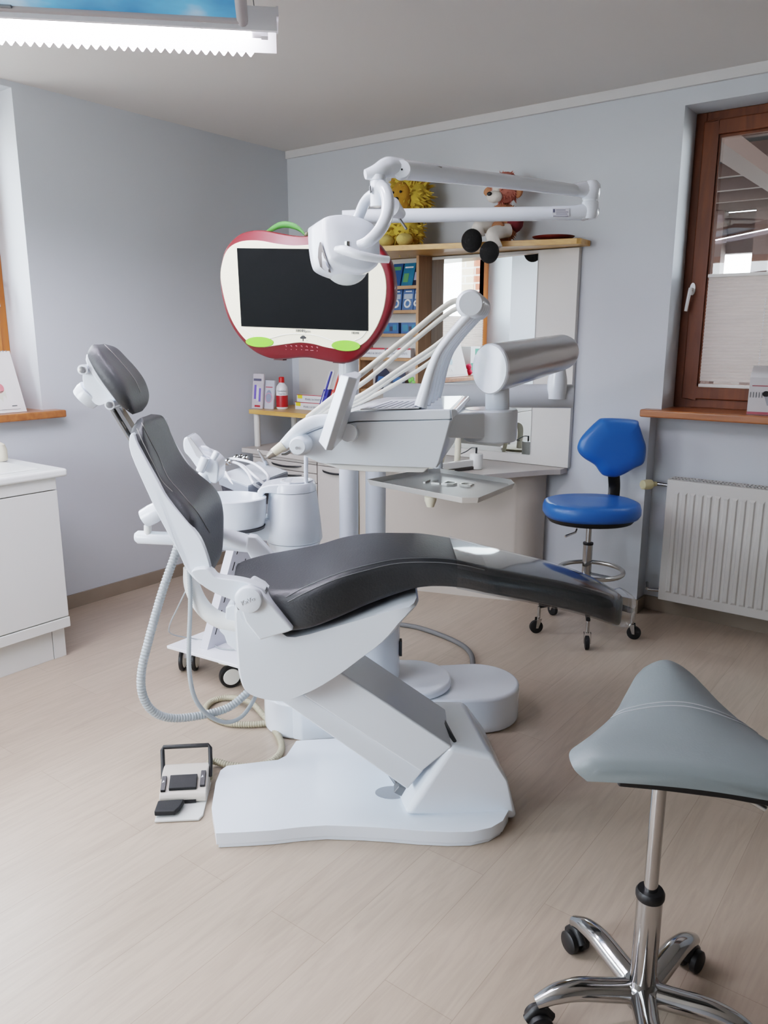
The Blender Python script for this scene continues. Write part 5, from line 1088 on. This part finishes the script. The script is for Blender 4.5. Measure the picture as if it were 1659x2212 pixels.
mk('seat_base', MB().loft([[B(.005 + .14 * math.cos(q), .12 * math.sin(q), .556) for q in [2 * PI * k / 32 for k in range(32)]], [B(.005 + .20 * math.cos(q), .17 * math.sin(q), .568) for q in [2 * PI * k / 32 for k in range(32)]], [B(.005 + .219 * math.cos(q), .188 * math.sin(q), .593) for q in [2 * PI * k / 32 for k in range(32)]]]), BLACK, bl, angle=60)
dbk = 3.90
bp = [(1308, 903), (1372, 907), (1381, 918), (1390, 945), (1396, 965), (1394, 990), (1388, 1003), (1370, 1012), (1345, 1026), (1328, 1031), (1306, 1028), (1296, 1020), (1285, 1005), (1262, 990), (1249, 975), (1249, 960), (1260, 940), (1290, 910)]
lo = cr_closed(PL(bp, dbk), 4); ce = sum(lo, Vector()) / len(lo)
mk('backrest', MB().loft([[ce + (p - ce) * s + AF * d for p in lo] for s, d in ((.05, -.034), (.5, -.036), (.86, -.030), (.96, -.016), (1.0, .004), (.98, .022), (.9, .03), (.05, .032))]), BLU, bl, angle=70)
mk('back_bracket', MB().tube(cr_open([P(1326, 1026, 3.93), P(1327, 1050, 3.95), P(1325, 1075, 3.93), P(1320, 1100, 3.86)], 5), .030, 12, flat=.25, up=AR), BLACK, bl, angle=60)
mk('height_lever', MB().tube([B(-.09, -.12, .556), B(-.10, -.14, .545), B(-.155, -.17, .533)], [.004, .0045, .006], 8), STEEL, bl)
mk('gas_rod', MB().cyl(B(0, 0, .40), B(0, 0, .56), .0135), CHROME, bl)
mk('outer_tube', MB().cyl(B(0, 0, .20), B(0, 0, .452), .023), CHROME, bl); mk('tube_collar', MB().cyl(B(0, 0, .448), B(0, 0, .458), .025), BLACK, bl)
rgc = [B(.155 * math.cos(q) + .02, .155 * math.sin(q), .315) for q in [2 * PI * k / 40 for k in range(41)]]
rg = mk('foot_ring', MB().tube(rgc, .0115, 12, cap=False), STEEL, bl, angle=60)
mb = MB()
for k in range(3):
    q = math.radians(-40 + 120 * k); mb.obox(B(.08 * math.cos(q) + .012, .08 * math.sin(q), .30), AR * math.cos(q) + AF * math.sin(q), AF * math.cos(q) - AR * math.sin(q), (0, 0, 1), .15, .028, .005)
mk('ring_spoke', mb, GREYM, bl)
mk('hub', MB().cyl(B(0, 0, .13), B(0, 0, .21), .032), BLACK, bl)
A_ = [PZ(1237, 1378, 0), PZ(1372, 1370, 0)]
aa = [math.atan2((p - bsc).dot(AF), (p - bsc).dot(AR)) for p in A_]
for k in range(5):
    q = math.radians(-100 + 72 * k); dv = AR * math.cos(q) + AF * math.sin(q); pv = AF * math.cos(q) - AR * math.sin(q)
    leg = mk('leg', MB().tube([B(0, 0, .165) + dv * .02, B(0, 0, .160) + dv * .12, B(0, 0, .142) + dv * .235], [.020, .018, .015], 12, flat=.7), BLACK, bl, angle=60)
    c = B(0, 0, .033) + dv * .235 - pv * .0
    mk('castor', MB().lathe([(0, -.011), (.024, -.011), (.033, -.008), (.033, .008), (.024, .011), (0, .011)], c + dv * .012, pv), RUBBER, leg)
    mk('castor_fork', MB().prism([c + pv * .014 + dv * a + Vector((0, 0, b)) for a, b in ((-.012, .045), (.014, .045), (.018, -.004), (.006, -.004))], pv * .003).prism([c - pv * .017 + dv * a + Vector((0, 0, b)) for a, b in ((-.012, .045), (.014, .045), (.018, -.004), (.006, -.004))], pv * .003).cyl(c + Vector((0, 0, .045)), c + Vector((0, 0, .105)), .008), CHROME, leg)
# ================================================================== RADIATOR
rd = thing('radiator', 'white ribbed panel radiator under the window on the back wall', 'radiator', (-.6, 4.02, .12))
RWH = mat('radiator_white', (196, 194, 190), .4, var=.01)
rx0, rx1, rz0, rz1, ry = -1.20, .16, .112, .745, 3.945
mk('front_panel', MB().box(rx0, rx1, ry, ry + .018, rz0, rz1), RWH, rd, bevel=.005)
mb = MB(); k = 0; x = rx0 + .035
while x < rx1 - .04:
    x1 = x + .030; yb = ry - .0075
    mb.loft([[(x, ry + .001, z0), (x + .007, yb, z0 + .012 * s), (x1 - .007, yb, z0 + .012 * s), (x1, ry + .001, z0)] for z0, s in ((rz0 + .045, 1), (rz1 - .055, -1))]); x += .0395; k += 1
mk('rib', mb, RWH, rd, flat=True)
mk('back_panel_core', MB().box(rx0 + .01, rx1 - .01, ry + .055, ry + .075, rz0, rz1 - .004), RWH, rd, flat=True)
mk('side_cover', MB().box(rx0, rx0 + .006, ry + .018, ry + .10, rz0 + .01, rz1), RWH, rd, flat=True)
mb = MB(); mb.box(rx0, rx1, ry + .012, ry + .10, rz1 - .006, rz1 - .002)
g = mk('grille_gap_shade', mb, mat('grille_shadow', (92, 90, 88), .6), rd, flat=True)  # dark sheet below the bars, shade of the gaps as colour
mb = MB(); x = rx0 + .004
while x < rx1:
    mb.box(x, x + .008, ry + .016, ry + .098, rz1 - .002, rz1 + .002); x += .0165
for y in (ry + .016, ry + .055, ry + .094): mb.box(rx0, rx1, y, y + .006, rz1 - .002, rz1 + .0025)
mk('grille', mb, RWH, rd, flat=True)
vc = PY(1406, 1046, 3.96)
mk('thermostat_valve', MB().lathe([(.012, -.03), (.014, -.01), (.024, 0), (.026, .02), (.024, .05), (.018, .055), (0, .056)], vc, (-.55, -.83, .0), 20), mat('valve_cream', (212, 204, 160), .5), rd, angle=20)
mk('valve_pipe', MB().tube(cr_open([vc + Vector((.005, .02, 0)), vc + Vector((.03, .03, 0)), (rx0 + .01, ry + .04, vc.z)], 4), .010, 12), CHROME, rd)
lv = PY(1400, 1272, 3.98); mk('return_pipe', MB().cyl(lv, (rx0 + .01, ry + .04, lv.z + .005), .010).cyl(lv + Vector((-.005, 0, 0)), lv + Vector((-.04, .10, 0)), .008), CHROME, rd)
# ================================================================== SINK CABINET ON THE LEFT
sc = thing('sink_cabinet', 'white low cabinet unit with recessed plinth along the left wall', 'cabinet', (-3.5, 1.1, 0))
SW = mat('cabinet_white', (212, 212, 208), .4, var=.01)
yE = 1.836; xF = -3.2
mk('carcass', MB().box(-3.785, xF - .022, .1, yE, .15, .842), SW, sc, bevel=.002)
mk('top_rail', MB().box(xF - .02, xF, .1, yE, .789, .842), SW, sc, bevel=.003)
mk('door', MB().box(xF - .02, xF, 1.0, yE + .001, .199, .785), SW, sc, bevel=.003); mk('door', MB().box(xF - .02, xF, .1, .996, .199, .785), SW, sc, bevel=.003)
mk('bottom_rail', MB().box(xF - .02, xF + .004, .1, yE + .003, .148, .195), SW, sc, bevel=.003)
mk('plinth', MB().box(-3.77, xF - .035, .1, 1.765, 0, .146), SW, sc, bevel=.001); mk('plinth_end', MB().box(-3.77, xF - .033, 1.768, yE - .01, 0, .146), SW, sc, bevel=.001)
sw = thing('sink_worktop', 'white moulded worktop with raised rim on the left cabinet', 'worktop', (-3.5, 1.1, .843))
SWT = mat('worktop_white', (228, 230, 228), .25, var=.01, coat=.3)
mk('slab', MB().box(-3.79, xF + .02, .08, 1.885, .843, .878), SWT, sw, bevel=.012)
mk('rim', MB().loft([[( -3.76, .12, .879), (xF - .06, .12, .879), (xF - .06, 1.80, .879), (-3.76, 1.80, .879)], [(-3.75, .13, .882), (xF - .07, .13, .882), (xF - .07, 1.79, .882), (-3.75, 1.79, .882)]]), mat('worktop_inner', (216, 217, 214), .3), sw, flat=True)
pp = PX(4, 985, -3.62)
solo('soap_dispenser', MB().lathe([(0, 0), (.035, 0), (.038, .01), (.038, .05), (.03, .075), (.015, .085), (0, .086)], (-3.60, PX(2, 985, -3.60).y - .01, .883)), CREAM, 'rounded cream dispenser standing at the left frame edge of the worktop', 'dispenser')
# ================================================================== THINGS ON THE SILLS
cal = thing('desk_calendar', 'white standing calendar with coloured tooth picture on left sill', 'calendar', (-3.85, 1.85, 1.081))
cy0, cy1 = 1.62, 2.045; xb, xt = -3.77, -3.855; zt = 1.375
def cq(s, t, off=0): return Vector((xb + (xt - xb) * t + off, cy0 + (cy1 - cy0) * s - .0 * t, 1.082 + (zt - 1.082) * t))
mk('front_sheet', MB().prism([cq(0, 0), cq(1, 0), cq(.97, 1), cq(0.03, 1)], (-.003, 0, 0)), mat('calendar_paper', (228, 226, 224), .6), cal, flat=True)
mk('back_sheet', MB().prism([(xb - .15, cy0, 1.082), (xb - .15, cy1, 1.082), (xt - .004, cy1 - .01, zt), (xt - .004, cy0 + .01, zt)], (-.003, 0, 0)), mat('calendar_paper', (228, 226, 224), .6), cal, flat=True)
mb = MB()
for k in range(26): mb.tube([cq(.05 + k * .035, .985, .004), cq(.05 + k * .035, 1.012, .002), cq(.05 + k * .035, 1.0, -.008)], .0013, 5)
mk('spiral', mb, GREYM, cal)
def cpatch(pts, m, nm='print'): mk(nm, MB().prism([cq(s, t, .001) for s, t in pts], (.0006, 0, 0)), m, cal, flat=True)
def disc(s, t, rs, rt, n=18): return [(s + rs * math.cos(q), t + rt * math.sin(q)) for q in [2 * PI * k / n for k in range(n)]]
cpatch(disc(.60, .77, .06, .07), mat('print_blue', (130, 170, 190), .6)); cpatch(disc(.62, .70, .05, .03), mat('print_red', (214, 110, 120), .6)); cpatch(disc(.58, .48, .08, .13), mat('print_paleblue', (176, 206, 220), .6)); cpatch(disc(.74, .40, .055, .08), mat('print_pink', (222, 130, 136), .6))
cpatch([(.70, .35), (.80, .36), (.80, .22), (.77, .30), (.75, .18), (.72, .24)], mat('print_cream', (214, 214, 200), .6)); cpatch([(.5, .3), (.66, .36), (.68, .16), (.62, .24), (.58, .12), (.5, .2)], mat('print_white', (236, 238, 236), .6)); cpatch([(.05, .05), (.93, .05), (.93, .055), (.05, .055)], GREYM); cpatch([(.84, .10), (.90, .10), (.90, .115), (.84, .115)], GREYM)
# boxes on the left sill, seen in the mirror
o = thing('sill_box', 'white and green carton on left window sill, seen in the mirror', 'box', (-3.87, 1.42, 1.081))
mk('carton', MB().box(-3.92, -3.82, 1.33, 1.50, 1.082, 1.34), WPRT, o, flat=True); mk('print', MB().box(-3.8195, -3.8185, 1.335, 1.495, 1.095, 1.19), mat('print_green', (30, 140, 110), .5), o, flat=True); mk('print', MB().box(-3.8195, -3.8185, 1.34, 1.42, 1.26, 1.32), mat('print_green', (30, 140, 110), .5), o, flat=True)
for i, (y, z) in enumerate(((1.55, 1.112), (1.565, 1.16))): solo('pink_ball', MB().ell((-3.80, y, z), .028), mat('pink_rubber', (226, 40, 80), .4), ['small pink ball on the left sill, lower of two, seen in mirror', 'small pink ball resting above the other on left sill, seen in mirror'][i], 'ball', 'pink balls on the left sill')
o = thing('carton', 'white carton with red stripe and dark dot on the sill above radiator', 'box', (-.78, 4.02, 1.091))
cw = MB().loft([[(-.886, 4.10, 1.091), (-.862, 3.945, 1.091), (-.66, 3.975, 1.091), (-.68, 4.13, 1.091)], [(-.886, 4.10, 1.31), (-.862, 3.945, 1.262), (-.66, 3.975, 1.262), (-.68, 4.13, 1.31)]])
mk('body', cw, mat('carton_white', (200, 198, 200), .5), o, bevel=.001)
def ck(s, z, off=.0012): return Vector((-.862 + .202 * s, 3.945 + .03 * s, z)) + Vector((.147, -.989, 0)) * off
def cpk(pts, m): mk('print', MB().prism([ck(s, z) for s, z in pts], Vector((.147, -.989, 0)) * .0005), m, o, flat=True)
cpk([(.06, 1.222), (1, 1.222), (1, 1.226), (.06, 1.226)], mat('carton_red', (150, 56, 66), .5)); cpk([(0, 1.093), (1, 1.093), (1, 1.105), (0, 1.105)], mat('carton_rose', (170, 90, 100), .5))
cpk([(.36 + .075 * math.cos(q), 1.188 + .0135 * math.sin(q)) for q in [2 * PI * k / 20 for k in range(20)]], BLACK)
cpk([(.33, 1.176), (.42, 1.176), (.5, 1.14), (.40, 1.135)], mat('carton_grey', (150, 154, 162), .5))
for k in range(5): cpk([(.03 + k * .06, 1.17), (.05 + k * .06, 1.17), (.05 + k * .06, 1.195), (.03 + k * .06, 1.195)], GREYM)
solo('small_carton', MB().box(-.80, -.70, 4.06, 4.12, 1.312, 1.355), WPRT, 'small white carton standing on the striped carton at right frame edge', 'box', flat=True)
# ================================================================== CEILING LIGHT WITH PICTURE PANEL
cl = thing('ceiling_light', 'long hanging fluorescent light with serrated reflector edges and sky picture panel', 'ceiling light', fw(-.9, 2.3, 2.3))
LR = mat('reflector_white', (232, 232, 236), .35)
TUBE = mat('lit_tube', (255, 255, 255), .5, emit=((244, 240, 255), 95.0))
AL, ARt = -2.05, -.315
QF = math.radians(8.0); FA = AR * math.cos(QF) + AF * math.sin(QF); FB_ = AF * math.cos(QF) - AR * math.sin(QF); PIV = fw(-.315, 2.55, 0)
def lf(a, d, z): return PIV + FA * (a + .315) + FB_ * (d - 2.55) + Vector((0, 0, z))
def fixture(dc, sgn, zt):
    mb = MB()   # hood: flat top with two sloping flanks
    mb.prism([lf(AL, dc - .05, zt), lf(AL, dc + .05, zt), lf(AL, dc + .065, zt - .03), lf(AL, dc + .09, zt - .075), lf(AL, dc + .085, zt - .078), lf(AL, dc + .055, zt - .03), lf(AL, dc + .04, zt - .012), lf(AL, dc - .04, zt - .012), lf(AL, dc - .055, zt - .03), lf(AL, dc - .085, zt - .078), lf(AL, dc - .09, zt - .075), lf(AL, dc - .065, zt - .03)], FA * (ARt - AL))
    mk('hood', mb, LR, cl, flat=True)
    mk('end_cap', MB().prism([lf(ARt, dc + x, zt + z) for x, z in ((-.05, .003), (.05, .003), (.068, -.03), (-.068, -.03))], FA * .006), LR, cl, flat=True)
    mk('tube', MB().cyl(lf(AL + .03, dc, zt - .055), lf(ARt - .075, dc, zt - .055), .013, 14), TUBE, cl)
    mk('tube_socket', MB().cyl(lf(ARt - .075, dc, zt - .055), lf(ARt - .04, dc, zt - .055), .011, 14).obox(lf(ARt - .035, dc, zt - .04), FA, FB_, (0, 0, 1), .02, .03, .05), LR, cl)
    mb = MB(); x = AL   # serrated louvre strips below both edges
    for s in (sgn,):
        x = AL
        while x < ARt - .07:
            y = dc + s * .086; z = zt - .0765
            mb.prism([lf(x, y, z), lf(x + .0262, y, z), lf(x + .0155, y + s * .002, z - .013), lf(x + .0115, y + s * .002, z - .013)], FB_ * .0015); x += .0265
    mk('louvre', mb, LR, cl, flat=True)
fixture(2.55, 1, 2.368); fixture(1.93, -1, 2.342)
pa, pb, pd0, pd1 = AL, -.42, 2.06, 2.33
pm = bpy.data.materials.new('sky_picture'); pm.use_nodes = True; nt = pm.node_tree; b = nt.nodes['Principled BSDF']
tcn = nt.nodes.new('ShaderNodeTexCoord'); nz = nt.nodes.new('ShaderNodeTexNoise'); nz.inputs['Scale'].default_value = 3.2; nz.inputs['Detail'].default_value = 4
crp = nt.nodes.new('ShaderNodeValToRGB'); e = crp.color_ramp.elements; e[0].position = .35; e[0].color = srgb(40, 110, 165); e[1].position = .72; e[1].color = srgb(190, 205, 214)
m2 = crp.color_ramp.elements.new(.55); m2.color = srgb(84, 154, 202)
nt.links.new(tcn.outputs['Object'], nz.inputs['Vector']); nt.links.new(nz.outputs[0], crp.inputs[0]); nt.links.new(crp.outputs[0], b.inputs['Base Color']); b.inputs['Roughness'].default_value = .4
nt.links.new(crp.outputs[0], b.inputs['Emission Color']); b.inputs['Emission Strength'].default_value = .25
zp = 2.272
mk('picture', MB().prism([lf(pa, pd0, zp), lf(pb, pd0, zp), lf(pb, pd1, zp), lf(pa, pd1, zp)], (0, 0, .01)), pm, cl, flat=True)
BR_ = mat('panel_frame', (150, 144, 144), .5)
mb = MB(); mb.tube([lf(pa, pd1, zp), lf(pb + .01, pd1, zp)], .011, 10); mb.tube([lf(pa, pd0, zp), lf(pb + .01, pd0, zp)], .011, 10); mb.tube([lf(pb + .012, pd0 - .02, zp + .002), lf(pb + .012, pd1 + .012, zp + .002)], .0155, 12)
mk('picture_frame', mb, BR_, cl)
mk('clip', MB().obox(lf(-1.0, pd1 - .01, zp + .004), FA, FB_, (0, 0, 1), .03, .016, .02), GREYM, cl, bevel=.003)
for a, d in ((-.40, 2.53), (-.375, 2.56), (-1.9, 2.55), (-.40, 1.93), (-1.9, 1.93)):
    mk('suspension_wire', MB().cyl(lf(a, d, 2.370), lf(a - .03 if a > -.39 else a, d, ZC), .0016, 6), GREYM, cl)
mb = MB(); 
for a in (-.7, -1.7): mb.obox(lf(a, 2.24, 2.363), FB_, FA, (0, 0, 1), .66, .02, .012)
mk('cross_bar', mb, LR, cl, flat=True)
for a in (-.7, -1.7):
    mk('hanger_rod', MB().cyl(lf(a, 2.2, 2.283), lf(a, 2.2, 2.358), .003), GREYM, cl)
# ================================================================== CAMERA, DAYLIGHT
cam = bpy.data.cameras.new('camera'); co = bpy.data.objects.new('camera', cam); COL.objects.link(co)
co.location = CAM; co.rotation_euler = (PI / 2 - TH, 0, PSI)
cam.sensor_fit = 'VERTICAL'; cam.sensor_height = 24; cam.lens = FPX / 2212 * 24; cam.clip_start = .05
SC.camera = co
w = bpy.data.worlds.new('overcast_sky'); SC.world = w; w.use_nodes = True; nt = w.node_tree; bg = nt.nodes['Background']
tcw = nt.nodes.new('ShaderNodeTexCoord'); sx = nt.nodes.new('ShaderNodeSeparateXYZ'); rp = nt.nodes.new('ShaderNodeValToRGB')
rp.color_ramp.elements[0].position = .45; rp.color_ramp.elements[0].color = (.62, .64, .64, 1); rp.color_ramp.elements[1].position = .6; rp.color_ramp.elements[1].color = (.86, .94, 1.04, 1)
mm = nt.nodes.new('ShaderNodeMath'); mm.operation = 'MULTIPLY_ADD'; mm.inputs[1].default_value = .5; mm.inputs[2].default_value = .5
nt.links.new(tcw.outputs['Generated'], sx.inputs[0]); nt.links.new(sx.outputs[2], mm.inputs[0]); nt.links.new(mm.outputs[0], rp.inputs[0]); nt.links.new(rp.outputs[0], bg.inputs[0])
bg.inputs[1].default_value = SKY
def area(nm, loc, rot, sx, sy, portal=True, energy=0, col=(1, 1, 1)):
    l = bpy.data.lights.new(nm, 'AREA'); l.shape = 'RECTANGLE'; l.size = sx; l.size_y = sy; l.energy = energy; l.color = col
    o = bpy.data.objects.new(nm, l); COL.objects.link(o); o.location = loc; o.rotation_euler = rot
    if portal: l.cycles.is_portal = True
    return o
for i, W in enumerate((LW, LW2)):
    area('window_daylight', (-4.17, (W[0] + W[1]) / 2, (W[2] + W[3]) / 2), (0, -PI / 2, 0), W[3] - W[2], W[1] - W[0])
area('window_daylight', ((RW[0] + RW[1]) / 2, 4.28, (RW[2] + RW[3]) / 2), (-PI / 2, 0, 0), RW[1] - RW[0], RW[3] - RW[2])
area('window_daylight', ((FW[0] + FW[1]) / 2, Y0 - .16, (FW[2] + FW[3]) / 2), (PI / 2, 0, 0), FW[1] - FW[0], FW[3] - FW[2])  # sky portal of the added window
SC.view_settings.view_transform = 'Filmic'; SC.view_settings.look = 'Medium High Contrast'
SC.view_settings.exposure = EXPO; SC.view_settings.gamma = 1.0
SC.cycles.max_bounces = 10; SC.cycles.diffuse_bounces = 5; SC.cycles.glossy_bounces = 5; SC.cycles.transparent_max_bounces = 12; SC.cycles.sample_clamp_indirect = 6; SC.cycles.caustics_reflective = False; SC.cycles.caustics_refractive = False
SC.cycles.use_adaptive_sampling = True; SC.cycles.adaptive_threshold = 0.03
